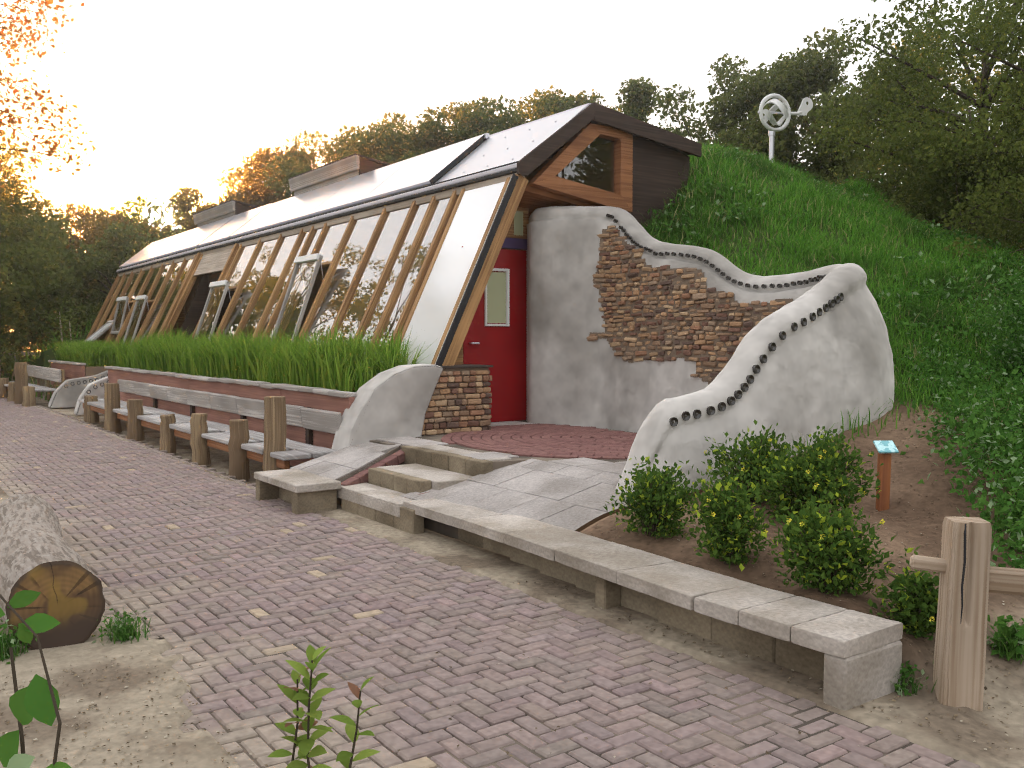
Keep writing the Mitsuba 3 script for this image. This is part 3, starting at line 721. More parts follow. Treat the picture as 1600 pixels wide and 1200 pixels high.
# entrance end wall with the red door
D = H + '__door'
ubox(MB(), 9.46, 9.50, 5.98, 6.93, 0.47, 2.62, grain=2).put(D, 'm_red_door'); tag(D, 'red front door with a tall narrow pane')
ubox(MB(), 9.452, 9.459, 6.31, 6.60, 1.70, 2.33).put(D + '__pane', 'm_door_pane')
for a, b, c, d in ((6.28, 6.31, 1.66, 2.375), (6.60, 6.645, 1.66, 2.375), (6.311, 6.599, 1.66, 1.69), (6.311, 6.599, 2.34, 2.375)):
    ubox(MB(), 9.43, 9.459, a, b, c, d).put(D + '__pane_frame', 'm_white_paint')
tube(MB(), [P([9.45, 6.06, 1.45]), P([9.40, 6.06, 1.45]), P([9.40, 6.17, 1.45])], 0.012, 8).put(D + '__handle', 'm_steel')
ubox(MB(), 9.43, 9.5, 6.16, 6.95, 2.63, 2.76).put(H + '__door_lintel', 'm_blue')
prism(MB(), [(6.18, 2.765), (6.95, 2.765), (6.95, 3.24), (6.38, 3.24)], 9.45, 9.5).put(H + '__transom_panel', 'm_timber')
ubox(MB(), 9.44, 9.449, 6.72, 6.86, 2.8, 3.1).put(H + '__transom_pane', 'm_door_pane')
prism(MB(), [(5.25, 0.46), (5.975, 0.46), (5.975, 2.48)], 9.46, 9.5).put(H + '__end_panel', 'm_timber')
# inside of the glass front
ubox(MB(), 9.6, U1, 5.2, 8.3, 0.3, 0.45).put(H + '__floor', 'm_earth_wall')
ubox(MB(), 9.0, U1, 8.3, 8.5, -0.1, 4.15).put(H + '__rear_wall', 'm_earth_wall')
prism(MB(), [(5.24, -0.1), (8.3, -0.1), (8.3, 4.2), (7.4, 4.2), (6.4, 3.4), (5.2, 0.9)], U1 - 0.12, U1 - 0.02).put(H + '__far_wall', 'm_timber')
ubox(MB(), 8.9, U1, 5.14, 5.28, 0.2, 0.92).put(H + '__plinth', 'm_timber_grey')
# roof lights: wooden boxes behind the ridge
for u0, u1 in ((15.3, 18.35), (22.0, 25.05)):
    k = name_of(H + '__roof_box')
    x = MB(); prism(x, [(7.46, 4.1), (8.75, 4.1), (8.75, 4.52), (7.46, 4.74)], u0, u1); scene[k] = mikit.ply((np.vstack(x.v), np.vstack(x.f)), 'm_timber_grey', uv=np.vstack(x.t))
    prism(MB(), [(7.40, 4.56), (7.44, 4.56), (7.44, 4.80), (7.36, 4.80)], u0 - 0.05, u1 + 0.05).put(k + '__hood_board', 'm_timber_grey')
    prism(MB(), [(7.37, 4.803), (7.37, 4.83), (8.85, 4.60), (8.85, 4.53)], u0 - 0.05, u1 + 0.05).put(k + '__lid', 'm_bitumen')
    prism(MB(), [(7.445, 4.3), (8.8, 4.2), (8.8, 4.51), (7.445, 4.78)], u0 - 0.03, u0 - 0.003).put(k + '__end_board', 'm_timber_dark')

# ------------------------------------------------------------------ plaster courtyard wall with bottle ends
CW = 'courtyard_wall'
tag(CW, 'curving grey plaster wall with bottle ends and a bare brick patch beside the red door', 'wall')
ss = np.linspace(-0.45, 7.26, 160)
pn = wall_normal(ss)
tz = wall_top(ss)
kz = np.ones(3) / 3
tz = np.convolve(np.pad(tz, 1, 'edge'), kz, 'valid')
tz[-1] = 0.28
RC = 0.125                                                  # the roll along the top
rows = []
for a in range(len(ss)):
    bend = math.exp(-((ss[a] - 4.25) / 0.62) ** 2)
    z = tz[a]; zr = z - RC; row = []
    for t in np.linspace(0, 1, 18): row.append((0.20, -0.15 + t * (zr - 0.07 + 0.15)))
    for g in np.linspace(-0.45, math.pi + 0.45, 13): row.append((RC * 1.2 * math.cos(g), zr + RC * math.sin(g)))
    sh, out_b = 0.15, 0.19 + 0.05 * min(1, max(zr, 0.1)) + 0.17 * bend
    for t in np.linspace(1, 0, 18): row.append((-(sh + (out_b - sh) * math.sin(math.pi / 2 * min(1, (1 - t) * 2.4)) ** 0.8), -0.15 + t * (zr - 0.09 + 0.15)))
    row = np.array(row)
    mid = wall_mid(np.full(len(row), ss[a]), row[:, 1])
    rows.append(np.c_[mid + pn[a] * row[:, [0]], row[:, 1]])
rows = np.array(rows)
q = meshkit.fbm(rows * 2.1, 3, 4) - 0.5
q2 = meshkit.fbm(rows * 8, 2, 8) - 0.5
rows[..., :2] += (pn[:, None] * (0.05 * q + 0.03 * q2)[..., None])
rows[..., 2] += 0.03 * q + 0.012 * q2
nr = rows.shape[1]
i, j = np.meshgrid(np.arange(len(ss) - 1), np.arange(nr - 1), indexing='ij')
f = np.stack([i * nr + j, (i + 1) * nr + j, (i + 1) * nr + j + 1, i * nr + j + 1], -1).reshape(-1, 4)
m = MB().add(rows.reshape(-1, 3), f)
last = rows[-1]
m.add(np.vstack([last, last.mean(0)]), [[a, a + 1, nr] for a in range(nr - 1)])
m.put(CW + '__plaster_body', 'm_plaster', True)


def body_offset(s, z, side):
    """where the plaster face is at s and height z, off the middle line"""
    a = int(np.argmin(np.abs(ss - s)))
    row = rows[a, :18] if side > 0 else rows[a, 18:]
    k = int(np.argmin(np.abs(row[:, 2] - z) if side > 0 else np.where(np.arange(len(row)) < 6, 9, np.abs(row[:, 2] - z))))
    return float((row[k, :2] - wall_mid(np.array(ss[a]), np.array(row[k, 2]))) @ pn[a])


def on_wall(s, z, off):
    return np.array([*(wall_mid(np.array(s), np.array(z)) + wall_normal(np.array(s)) * off), z])


PATCH = np.array([(1.088, 2.843), (1.359, 2.878), (1.488, 2.708), (1.71, 2.507), (1.842, 2.344), (2.377, 2.259), (2.532, 2.234), (2.611, 2.039), (2.899, 1.96), (2.955, 1.859), (3.529, 1.886), (3.535, 1.562), (2.664, 1.032), (2.517, 1.094), (2.491, 1.262), (2.284, 1.292), (2.166, 1.255), (1.875, 1.269), (1.615, 1.241), (1.378, 1.386), (1.274, 1.5), (0.944, 1.5), (0.894, 1.562), (1.221, 1.577), (1.163, 1.808), (1.078, 2.042), (0.959, 2.198), (0.975, 2.315), (1.071, 2.354), (1.046, 2.59)])
area = Polygon(PATCH).buffer(0)
r = rng(51)
cand = []
z = 0.93
while z < 2.95:
    hgt = r.uniform(0.034, 0.058)
    s = 0.7 + r.uniform(0, 0.1)
    while s < 3.9:
        l = r.uniform(0.045, 0.10) if r.random() < 0.6 else r.uniform(0.10, 0.19)
        zz = z + hgt / 2 + 0.012 * math.sin(s * 3 + z * 5) + r.normal(0, 0.006)
        if area.contains(Point(s + l / 2 + r.normal(0, 0.02), zz)): cand.append((s + l / 2, zz, l, hgt * r.uniform(0.66, 1.15)))
        s += l + r.uniform(0.006, 0.016)
    z += hgt + 0.009


def facebrick(s, z, l, h, off, r, deep=0.035):
    n_ = wall_normal(np.array(s)); t_ = np.array([-n_[1], n_[0]])
    c = on_wall(s, z, off + r.uniform(-0.018, 0.020))
    d = np.array([*(t_ + n_ * r.normal(0, 0.09)), r.normal(0, 0.06)])
    v, f, _ = cbox(c, [l / 2, deep, h / 2], axes(d), 0.013)
    return v + r.normal(0, 0.0035, v.shape), f, r.random(2)


rest = MB()
for k, (s, z, l, hgt) in enumerate(sorted(cand, key=lambda q: -q[2] * q[3])):
    b = facebrick(s, z, l, hgt, body_offset(s, z, 1) - 0.004, r)
    if k < 300: MB().add(*b).put(CW + '__brick', 'm_rustic_brick')
    else: rest.add(*b)
k = rest.put(CW + '__small_bricks', 'm_rustic_brick'); tag(k, kind='stuff')
mm = MB()                                                  # earth mortar just proud of the plaster, under the bricks
for s in np.arange(0.85, 3.6, 0.035):
    for z in np.arange(0.95, 2.95, 0.035):
        if area.contains(Point(s + 0.0175, z + 0.0175)):
            mm.add([on_wall(s + 0.035 * a, z + 0.035 * b, body_offset(s + 0.035 * a, z + 0.035 * b, 1) + 0.010) for a, b in ((0, 0), (1, 0), (1, 1), (0, 1))], [[0, 1, 2, 3]])
mm.put(CW + '__mortar', 'm_mortar')
# bottle ends
def bottle(c, n, rad, key, depth=0.03):
    A = axes(n) if abs(n[2]) < 0.95 else FR
    g = np.arange(12) * 2 * np.pi / 12
    ring = np.cos(g)[:, None] * A[1] + np.sin(g)[:, None] * A[2]
    a = c - A[0] * depth + ring * rad; b = c + A[0] * 0.006 + ring * rad; d = c + A[0] * 0.006 + ring * rad * 0.8; e = c - A[0] * 0.004 + ring * rad * 0.3; o = c - A[0] * 0.002
    v = np.vstack([a, b, d, e, o]); k = np.arange(12); k2 = (k + 1) % 12
    f = np.vstack([np.stack([k + 12 * m_, k2 + 12 * m_, k2 + 12 * m_ + 12, k + 12 * m_ + 12], 1) for m_ in range(3)])
    tri = np.vstack([f[:, [0, 1, 2]], f[:, [0, 2, 3]], np.stack([k + 36, k2 + 36, k * 0 + 48], 1)])
    uv = np.repeat([1.0, 1.0, 0.7, 0.25, 0.0], [12, 12, 12, 12, 1])
    MB().add(v, tri, np.c_[uv, uv * 0]).put(key, 'm_glass_bottle', 40)


BT = np.array([(1.2, 3.03), (1.33, 3.02), (1.453, 3.002), (1.574, 2.775), (1.706, 2.636), (1.966, 2.464), (2.214, 2.442), (2.452, 2.391), (2.681, 2.291), (2.827, 2.161), (2.933, 2.07), (3.102, 2.029), (3.373, 2.022), (3.705, 2.052), (4.215, 2.1)])
pl_ = np.r_[0, np.cumsum(np.linalg.norm(np.diff(BT, axis=0), axis=1))]
for t in np.arange(0, pl_[-1], 0.082):
    s, z = np.interp(t, pl_, BT[:, 0]), np.interp(t, pl_, BT[:, 1])
    z = min(z, np.interp(s, ss, tz) - 0.115)
    n_ = wall_normal(np.array(s))
    bottle(on_wall(s, z + r.normal(0, 0.004), body_offset(s, z, 1) + 0.006), np.array([*n_, 0.0]), 0.022, CW + '__bottle')
WB = [(6.889, 0.966), (6.787, 0.957), (6.687, 0.981), (6.56, 0.995), (6.452, 1.038), (6.359, 1.087), (6.289, 1.176), (6.224, 1.265), (6.165, 1.346), (6.097, 1.427), (6.02, 1.515), (5.917, 1.579), (5.794, 1.624), (5.647, 1.651), (5.536, 1.683), (5.412, 1.721), (5.302, 1.759), (5.208, 1.792), (5.112, 1.826), (5.034, 1.881), (4.974, 1.926)]
for s, z in WB:
    n_ = wall_normal(np.array(s))
    z = min(z, np.interp(s, ss, tz) - 0.125)
    o = min(body_offset(s, z + d, -1) for d in (-0.09, -0.06, -0.03))
    bottle(on_wall(s, z, min(o, -0.152) - 0.006), np.array([*(-n_), 0.05]), 0.034, CW + '__bottle')

# ------------------------------------------------------------------ rustic brick pier and plaster wing at the end of the planter
PI_ = 'brick_pier'
tag(PI_, 'low rough brick pier under the end rafter, left of the red door', 'wall')
prism(MB(), [(4.86, 0.2), (5.84, 0.2), (5.84, 1.18), (5.2, 1.18)], 8.705, 9.2).put(PI_ + '__core', 'm_mortar')
prism(MB(), [(5.14, 1.183), (5.88, 1.183), (5.88, 1.205), (5.14, 1.205)], 8.67, 9.2).put(PI_ + '__cap', 'm_bitumen')
r = rng(61)
z = 0.46
while z < 1.14:
    hgt = r.uniform(0.042, 0.064)
    for face in (0, 1):
        s = (4.82 + (z - 0.45) * 0.5 + r.uniform(-0.03, 0.04)) if face == 0 else 8.70
        e1 = 5.85 if face == 0 else 9.18
        while s < e1:
            l = min(r.choice([0.075, 0.1, 0.14, 0.19], p=[0.3, 0.3, 0.25, 0.15]) * r.uniform(0.85, 1.1), e1 - s + 0.01)
            if l > 0.03:
                o = r.uniform(-0.012, 0.016)
                c, d = (P([8.705 - o, s + l / 2, z + hgt / 2]), VX) if face == 0 else (P([s + l / 2, 5.84 + o, z + hgt / 2]), UX)
                v, f, _ = cbox(c, [l / 2, 0.035, hgt / 2], axes(d + r.normal(0, 0.04, 3)), 0.011)
                MB().add(v + r.normal(0, 0.002, v.shape), f, r.random(2)).put(PI_ + '__brick', 'm_rustic_brick')
            s += l + 0.011
    z += hgt + 0.011


def plaster_wing(key, prof, u0, u1, label, fine=0.05, bott=None, side=-1):
    m = trimesh.creation.extrude_polygon(Polygon(prof), u1 - u0, engine='earcut')
    m = m.subdivide_to_size(fine, max_iter=20)
    w = np.array(m.vertices)
    m = trimesh.Trimesh(w, m.faces, process=True); m.merge_vertices()
    trimesh.smoothing.filter_taubin(m, lamb=0.5, nu=0.3, iterations=14)
    w = np.array(m.vertices)
    q = P(np.c_[w[:, 2] + u0, w[:, 0], w[:, 1]])
    q += 0.02 * (meshkit.fbm(q * 3, 3, 2) - 0.5)[:, None]
    tag(key, label, 'wall')
    MB().add(q, m.faces).put(key + '__plaster_body', 'm_plaster', True)
    for v, z in bott or ():
        bottle(P([(u0 if side < 0 else u1) + side * -0.003, v, z]), UX * side, 0.042, key + '__bottle')


plaster_wing('plaster_wing', [(4.0, 0.1), (4.03, 0.31), (4.10, 0.58), (4.22, 0.80), (4.37, 0.99), (4.60, 1.14), (4.84, 1.215), (5.12, 1.225), (5.22, 1.20), (4.98, 0.70), (4.93, 0.45), (4.93, 0.1)], 8.63, 9.0,
             'smooth pale plaster wing sweeping down between the wooden bench and the brick pier')
bz = lambda pts, off: [(v, np.interp(v, [a for a, _ in pts], [b for _, b in pts]) - off) for v in np.arange(3.82, 4.95, 0.13)]
n1 = [(3.55, -0.05), (3.66, 0.28), (3.86, 0.58), (4.17, 0.70), (4.68, 0.85), (5.0, 0.94), (5.3, 0.95)]
n2 = [(3.45, -0.05), (3.59, 0.30), (3.86, 0.57), (4.47, 0.66), (5.03, 0.89), (5.3, 0.95)]
plaster_wing('bottle_wall', n1 + [(5.3, -0.05)], 20.4, 20.7, 'low plaster wall with dark bottle ends at the far end of the log post bench', 0.08, bz(n1, 0.1))
plaster_wing('bottle_wall_001', n2 + [(5.3, -0.05)], 22.9, 23.2, 'low plaster wall with dark bottle ends next to the far left bench', 0.08, bz(n2, 0.1))

# ------------------------------------------------------------------ planter, reeds
pk = 'planter'
tag(pk, 'long red brown timber planter filled with reeds before the glass front', 'planter')
r = rng(71)
for a0, a1 in ((8.9, 20.45), (23.15, 27.4)):
    n = int((a1 - a0) / 2.3) + 1
    e = np.linspace(a0, a1, n + 1)
    for a, b in zip(e[:-1], e[1:]):
        for z0, z1 in ((-0.02, 0.24), (0.246, 0.55), (0.556, 0.89)):
            ubox(MB(), a + 0.002, b - 0.002, 4.2 + r.uniform(-0.004, 0.004), 4.27, z0, z1, 0.006).put(pk + '__wall_board', 'm_planter')
    s = a0
    while s < a1:
        l = min(r.uniform(0.38, 0.46), a1 - s)
        x = MB(); beam(x, P([s + 0.004, 4.215, 0.915 + r.uniform(-0.006, 0.012)]), P([s + l - 0.004, 4.215 + r.uniform(-0.01, 0.01), 0.918 + r.uniform(-0.012, 0.012)]), 0.16, 0.05, 0.01)
        x.put(pk + '__cap_board', 'm_timber_grey'); s += l
ubox(MB(), 8.95, 20.45, 4.28, 5.13, 0.0, 0.86).put(pk + '__soil', 'm_mortar')
ubox(MB(), 23.15, 27.4, 4.28, 5.13, 0.0, 0.86).put(pk + '__soil', 'm_mortar')
r = rng(72)
n = 9000
bu, bv = r.uniform(9.15, 20.4, n), 4.34 + 0.86 * r.random(n)
cl_ = meshkit.fbm(np.c_[bu * 1.6, bv * 3, bu * 0], 3, 3)
h = (0.30 + 0.60 * cl_ + 0.22 * r.random(n) ** 2) * np.interp(bu, [9.1, 9.6, 14, 20], [0.75, 1.0, 1.0, 0.95])
ok = r.random(n) < 0.25 + 1.2 * cl_
v1 = blades(P(np.c_[bu, bv, 0 * bu + 0.84])[ok], h[ok], r.uniform(0.012, 0.034, ok.sum()), r, 0.20, 0.5)
n = 5500
bu, bv = r.uniform(23.2, 27.3, n), 4.34 + 0.8 * r.random(n)
v2 = blades(P(np.c_[bu, bv, 0 * bu + 0.84]), r.uniform(0.35, 0.7, n), 0.018, r, 0.25, 0.5)
x = MB().add(*v1).add(*v2); x.put('reeds', 'm_reed', True)
tag('reeds', 'tall bright green reeds growing thickly along the planter', 'reeds', kind='stuff')

# ------------------------------------------------------------------ log post benches
def log_post(key, u, v, h, rad, seed):
    rr = rng(seed)
    zz = np.r_[-0.05, np.linspace(0.05, h, 7)]
    c = np.c_[u + rr.normal(0, 0.006, 8), v + rr.normal(0, 0.006, 8), zz]
    R = rad * np.r_[1.12, 1.08, 1.03, 1, 0.98, 1.0, 0.97, 0.95]
    tube(MB(), P(np.vstack([c, c[-1] + [0, 0, 0.006]])), np.r_[R, rad * 0.86], 12, True, 0.10, seed).put(key, 'm_log', 40)


wb = 'wooden_bench'
tag(wb, 'long wooden bench on upright log posts against the planter by the path', 'bench')
r = rng(81)
PO = [(9.2, 3.50, 0.90, 0.115), (10.08, 3.42, 0.60, 0.105), (11.5, 3.41, 0.575, 0.10), (12.95, 3.41, 0.46, 0.10), (14.75, 3.41, 0.575, 0.115), (16.35, 3.42, 0.76, 0.125), (18.5, 3.5, 0.44, 0.125)]
for n, q in enumerate(PO): log_post(wb + '__post', *q, 300 + n)
e = [8.72] + [p_[0] for p_ in PO] + [19.2]
for a, b in zip(e[:-1], e[1:]):
    for c, (v0, v1) in enumerate(((3.40, 3.70), (3.712, 4.02))):
        q = 0.11 if c == 0 else 0.0
        ubox(MB(), a + (q if a > 8.8 else 0) + 0.004, b - (q if b < 19 else 0) - 0.004, v0 + r.uniform(-0.01, 0.01), v1, 0.295, 0.35 + r.uniform(-0.004, 0.006), 0.01).put(wb + '__seat_plank', 'm_seat')
    ubox(MB(), a + 0.13, b - 0.13, 3.46, 3.52, 0.19, 0.292, 0.006).put(wb + '__joist', 'm_timber_orange')
e = [8.92, 9.9, 11.0, 12.1, 13.25, 14.4, 15.5, 16.6, 17.7, 19.0]
for a, b in zip(e[:-1], e[1:]):
    x = MB(); t = r.normal(0, 0.006)
    beam(x, P([a + 0.004, 4.11, 0.615 + t]), P([b - 0.004, 4.11, 0.61 + r.normal(0, 0.006)]), 0.06, 0.235, 0.012, up=P([0, -0.12, 1.0])); x.put(wb + '__back_plank', 'm_timber_grey')
for a in e[1:-1:2]:
    ubox(MB(), a - 0.05, a + 0.05, 4.145, 4.195, 0.3, 0.72, grain=2).put(wb + '__back_bracket', 'm_timber_dark')
wb = 'wooden_bench_001'
tag(wb, 'far left wooden bench on log posts, beyond the second bottle wall', 'bench')
PO = [(23.2, 3.1, 0.42, 0.13), (24.2, 3.08, 0.95, 0.14), (25.3, 3.05, 0.45, 0.13), (26.8, 3.0, 0.5, 0.13), (28.3, 2.95, 1.0, 0.14)]
for n, q in enumerate(PO): log_post(wb + '__post', *q, 340 + n)
for a, b in zip(PO[:-1], PO[1:]):
    for v0, v1 in ((0.0, 0.3), (0.31, 0.6)):
        x = MB(); beam(x, P([a[0] + 0.12, a[1] + v0 + 0.15, 0.33]), P([b[0] - 0.12, b[1] + v0 + 0.15, 0.33]), v1 - v0, 0.05, 0.01); x.put(wb + '__seat_plank', 'm_seat')
    x = MB(); beam(x, P([a[0] + 0.1, a[1] + 0.1, 0.24]), P([b[0] - 0.1, b[1] + 0.1, 0.24]), 0.06, 0.1); x.put(wb + '__joist', 'm_timber_orange')
    if a[0] < 27: x = MB(); beam(x, P([a[0], 3.75, 0.66]), P([b[0], 3.72, 0.66]), 0.05, 0.3, 0.01); x.put(wb + '__back_plank', 'm_timber_grey')
for u in (23.3, 25.3, 26.8): ubox(MB(), u - .05, u + .05, 3.78, 3.85, 0.0, 0.8, grain=2).put(wb + '__back_post', 'm_log')

# ------------------------------------------------------------------ felled log
lg = 'felled_log'
tag(lg, 'thick felled log lying at the left edge of the path, cut end towards the viewer', 'log')
a0 = np.array([-2.205, 4.40, 0.205]); dr_ = np.array([-0.52, 0.85, -0.028]); dr_ /= np.linalg.norm(dr_)
A = axes(dr_)
n, sd = 64, 84
g = np.arange(sd) * 2 * np.pi / sd
vv = []; uvv = []
for k in range(n):
    t = k / (n - 1) * 2.9
    rad = 0.218 - 0.004 * t + 0.010 * math.sin(t * 3)
    c = a0 + dr_ * t + np.array([0, 0, 0.02 * math.sin(t * 2.2)]) + A[1] * 0.03 * math.sin(t * 1.7)
    ring = c + rad * (np.cos(g)[:, None] * A[1] + np.sin(g)[:, None] * A[2])
    d = ring - c
    ring = c + d * (1 + 0.14 * (meshkit.fbm(np.c_[ring * 5], 3, 6) - 0.5) + 0.07 * (meshkit.fbm(np.c_[ring[:, :2] * 9, ring[:, 2] * 30], 3, 7) - 0.5) + 0.05 * (meshkit.fbm(np.c_[np.full(sd, t * 2.5), np.cos(g) * 6, np.sin(g) * 6], 3, 17) - 0.5))[:, None]
    vv.append(ring); uvv.append(np.c_[np.full(sd, t), g * 0.2])
vv = np.array(vv)
i, j = np.meshgrid(np.arange(n - 1), np.arange(sd), indexing='ij')
f = np.stack([i * sd + j, i * sd + (j + 1) % sd, (i + 1) * sd + (j + 1) % sd, (i + 1) * sd + j], -1).reshape(-1, 4)
MB().add(vv.reshape(-1, 3), f, np.vstack(uvv)).put(lg + '__bark', 'm_log_bark', True)
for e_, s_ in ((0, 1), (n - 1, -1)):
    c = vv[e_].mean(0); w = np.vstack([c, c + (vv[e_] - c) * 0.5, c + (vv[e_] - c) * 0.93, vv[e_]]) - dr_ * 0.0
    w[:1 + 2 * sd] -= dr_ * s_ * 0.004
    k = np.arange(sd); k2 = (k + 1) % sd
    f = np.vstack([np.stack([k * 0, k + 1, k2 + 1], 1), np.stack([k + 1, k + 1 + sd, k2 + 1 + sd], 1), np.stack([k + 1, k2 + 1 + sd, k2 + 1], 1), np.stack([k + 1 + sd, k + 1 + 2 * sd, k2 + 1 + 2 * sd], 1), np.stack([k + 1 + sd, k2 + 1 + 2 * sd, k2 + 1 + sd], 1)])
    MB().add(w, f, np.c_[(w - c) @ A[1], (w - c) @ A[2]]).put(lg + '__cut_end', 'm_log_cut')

# ------------------------------------------------------------------ fence at the right
fk = 'rail_fence'
tag(fk, 'weathered wooden post and rail fence at the right edge beside the concrete bench', 'fence')


def fence_post(x0, y0, seed):
    w = trimesh.creation.box([0.165, 0.15, 0.80]).subdivide_to_size(0.045, max_iter=12)
    q = np.array(w.vertices); q[:, 2] += 0.36
    tp = 1.0 - 0.10 * q[:, 2] / 0.75
    q[:, 0] *= tp; q[:, 1] *= tp
    ed_ = (np.abs(q[:, 0]) > 0.066) & (np.abs(q[:, 1]) > 0.06); q[ed_, :2] *= 0.94
    top = q[:, 2] > 0.755; q[top, :2] *= 0.94
    q += 0.012 * (meshkit.fbm(q * [9, 9, 3] + seed, 3) - 0.5)[:, None] * [1, 1, 0.4]
    q[:, 0] += 0.03 * (q[:, 2] - 0.2)
    ck = np.exp(-((q[:, 0] - 0.0 - 0.04 * (q[:, 2] - 0.4)) / 0.012) ** 2) * (q[:, 1] < -0.05) * (q[:, 2] > 0.35); q[:, 1] += 0.02 * ck
    ca, sa = math.cos(-0.12), math.sin(-0.12)
    q = np.c_[q[:, 0] * ca - q[:, 1] * sa + x0, q[:, 0] * sa + q[:, 1] * ca + y0, q[:, 2]]
    MB().add(q, w.faces, np.c_[w.vertices[:, 2], w.vertices[:, 0] + 1.3 * w.vertices[:, 1]]).put(fk + '__post', 'm_fence', 35)


fence_post(1.85, 3.75, 0); fence_post(4.35, 3.35, 7)
x = MB(); beam(x, [1.86, 3.735, 0.525], [4.35, 3.35, 0.40], 0.07, 0.10, 0.02); x.put(fk + '__rail', 'm_fence')
x = MB(); beam(x, [1.66, 3.80, 0.575], [1.84, 3.755, 0.56], 0.05, 0.055, 0.012); k = x.put(fk + '__rail', 'm_fence'); tag(k, 'short rail stub poking out left of the post')
x = MB(); tube(x, [[1.815, 3.685, 0.30], [1.822, 3.681, 0.42], [1.819, 3.6805, 0.50], [1.828, 3.681, 0.60], [1.827, 3.683, 0.72], [1.831, 3.69, 0.755]], [0.001, 0.003, 0.004, 0.0045, 0.005, 0.005], 6); x.put(fk + '__crack', 'm_black')

# ------------------------------------------------------------------ little plant sign
sg = 'plant_sign'
tag(sg, 'small pale blue information plate on a short red brown post by the shrubs', 'sign')
x = MB(); beam(x, [2.55, 6.3, 0.25], [2.56, 6.3, 0.72], 0.075, 0.06, 0.006, up=(0, -1, 0)); x.put(sg + '__post', 'm_sign_post')
A = axes([1, 0.05, 0], (0.15, -0.55, 0.83))
v, f, t = cbox([2.555, 6.27, 0.765], [0.068, 0.06, 0.008], np.stack([A[0], A[1], A[2]]), 0.003)
MB().add(v, f, t).put(sg + '__plate', 'm_sign')

# ------------------------------------------------------------------ wind turbine on the crest
wt = 'wind_turbine'
tag(wt, 'small white ducted wind turbine with tail fin on a pole on the grassy crest', 'wind turbine')
tube(MB(), [[4.456, 16, 3.9], [4.456, 16, 5.08]], 0.045, 12).put(wt + '__pole', 'm_steel', 40)
tube(MB(), [[4.456, 16, 4.98], [4.456, 16, 5.09]], 0.06, 12).put(wt + '__collar', 'm_steel', 40)
cw = np.array([4.50, 15.98, 5.37]); X_ = np.array([0.93, 0.34, 0.05]); Y_ = np.array([-0.05, 0.0, 1.0])
g = np.linspace(0, 2 * np.pi, 49)
tube(MB(), cw + 0.29 * (np.cos(g)[:, None] * X_ + np.sin(g)[:, None] * Y_), 0.036, 8, False).put(wt + '__ring', 'm_white_paint', True)
for kb in range(3):                                       # spiral blades on a level shaft
    a0_ = kb * 2 * np.pi / 3
    v = []
    for t in np.linspace(-1, 1, 13):
        rad = 0.235 * math.sqrt(max(0.02, 1 - t * t * 0.93))
        th = a0_ + t * 1.5
        o = np.array([0, math.cos(th), math.sin(th)]); o2 = np.array([0, math.cos(th + 0.8), math.sin(th + 0.8)])
        ctr = cw + X_ * t * 0.27
        v += [ctr + o * rad, ctr + o2 * rad * 0.9, ctr + o2 * (rad * 0.82 - 0.004), ctr + o * (rad - 0.03)]
    f = []
    for q in range(12):
        for e_ in range(4): f.append([q * 4 + e_, q * 4 + (e_ + 1) % 4, q * 4 + 4 + (e_ + 1) % 4, q * 4 + 4 + e_])
    MB().add(v, f).put(wt + '__blade', 'm_white_paint', 50)
tube(MB(), [cw - X_ * 0.34, cw + X_ * 0.30, cw + X_ * 0.42], 0.02, 8).put(wt + '__shaft', 'm_steel', 40)
tube(MB(), [cw + X_ * 0.3, cw + X_ * 0.46, cw + X_ * 0.55 + Y_ * 0.03], [0.03, 0.03, 0.024], 8).put(wt + '__tail_arm', 'm_white_paint', 40)
sh = Point(0.68, 0.17).buffer(0.115).union(Polygon([(0.44, -0.02), (0.62, -0.03), (0.79, 0.13), (0.57, 0.2)])).difference(Point(0.68, 0.185).buffer(0.032))
m = trimesh.creation.extrude_polygon(sh, 0.02, engine='earcut')
w = np.array(m.vertices)
MB().add(cw + w[:, [0]] * X_ + w[:, [1]] * Y_ + (w[:, [2]] - 0.01) * np.cross(X_, Y_), m.faces).put(wt + '__tail_fin', 'm_white_paint')

# ------------------------------------------------------------------ grass and weeds on the hill
r = rng(91)
n = 190000
x, y = r.uniform(0.6, 10.5, n), r.uniform(4.4, 19.5, n)
u, v = x * UX[0] + y * UX[1], x * VX[0] + y * VX[1]
z = ground_z(u, v)
amt = grass_amount(x, y, z, u, v)
inside = shapely.contains_xy(COURT.buffer(0.2), u, v) | ((u > 4.65) & (u < 30) & (v < 7.5) & (z < 0.2)) | ((u > 8.7) & (v < 9.1))
den = meshkit.fbm(np.c_[x * 1.7, y * 1.7, 0 * x], 3, 12)
ok = (r.random(n) < amt * (0.35 + 0.9 * den)) & ~inside & (z > 0.1) & ((y < 16.5) | (x > 3)) & ((x / y) < 0.72)
bp = np.c_[x, y, z - 0.01][ok]
hh = (0.06 + 0.22 * den[ok]) * r.uniform(0.6, 1.3, ok.sum())
MB().add(*blades(bp, hh, np.clip(0.004 * bp[:, 1] ** 0.5, 0.008, 0.018), r, 0.5, 0.8)).put('hill_grass', 'm_grass', True)
tag('hill_grass', 'bright green grass covering the earth mound behind the courtyard wall', 'grass', kind='stuff')


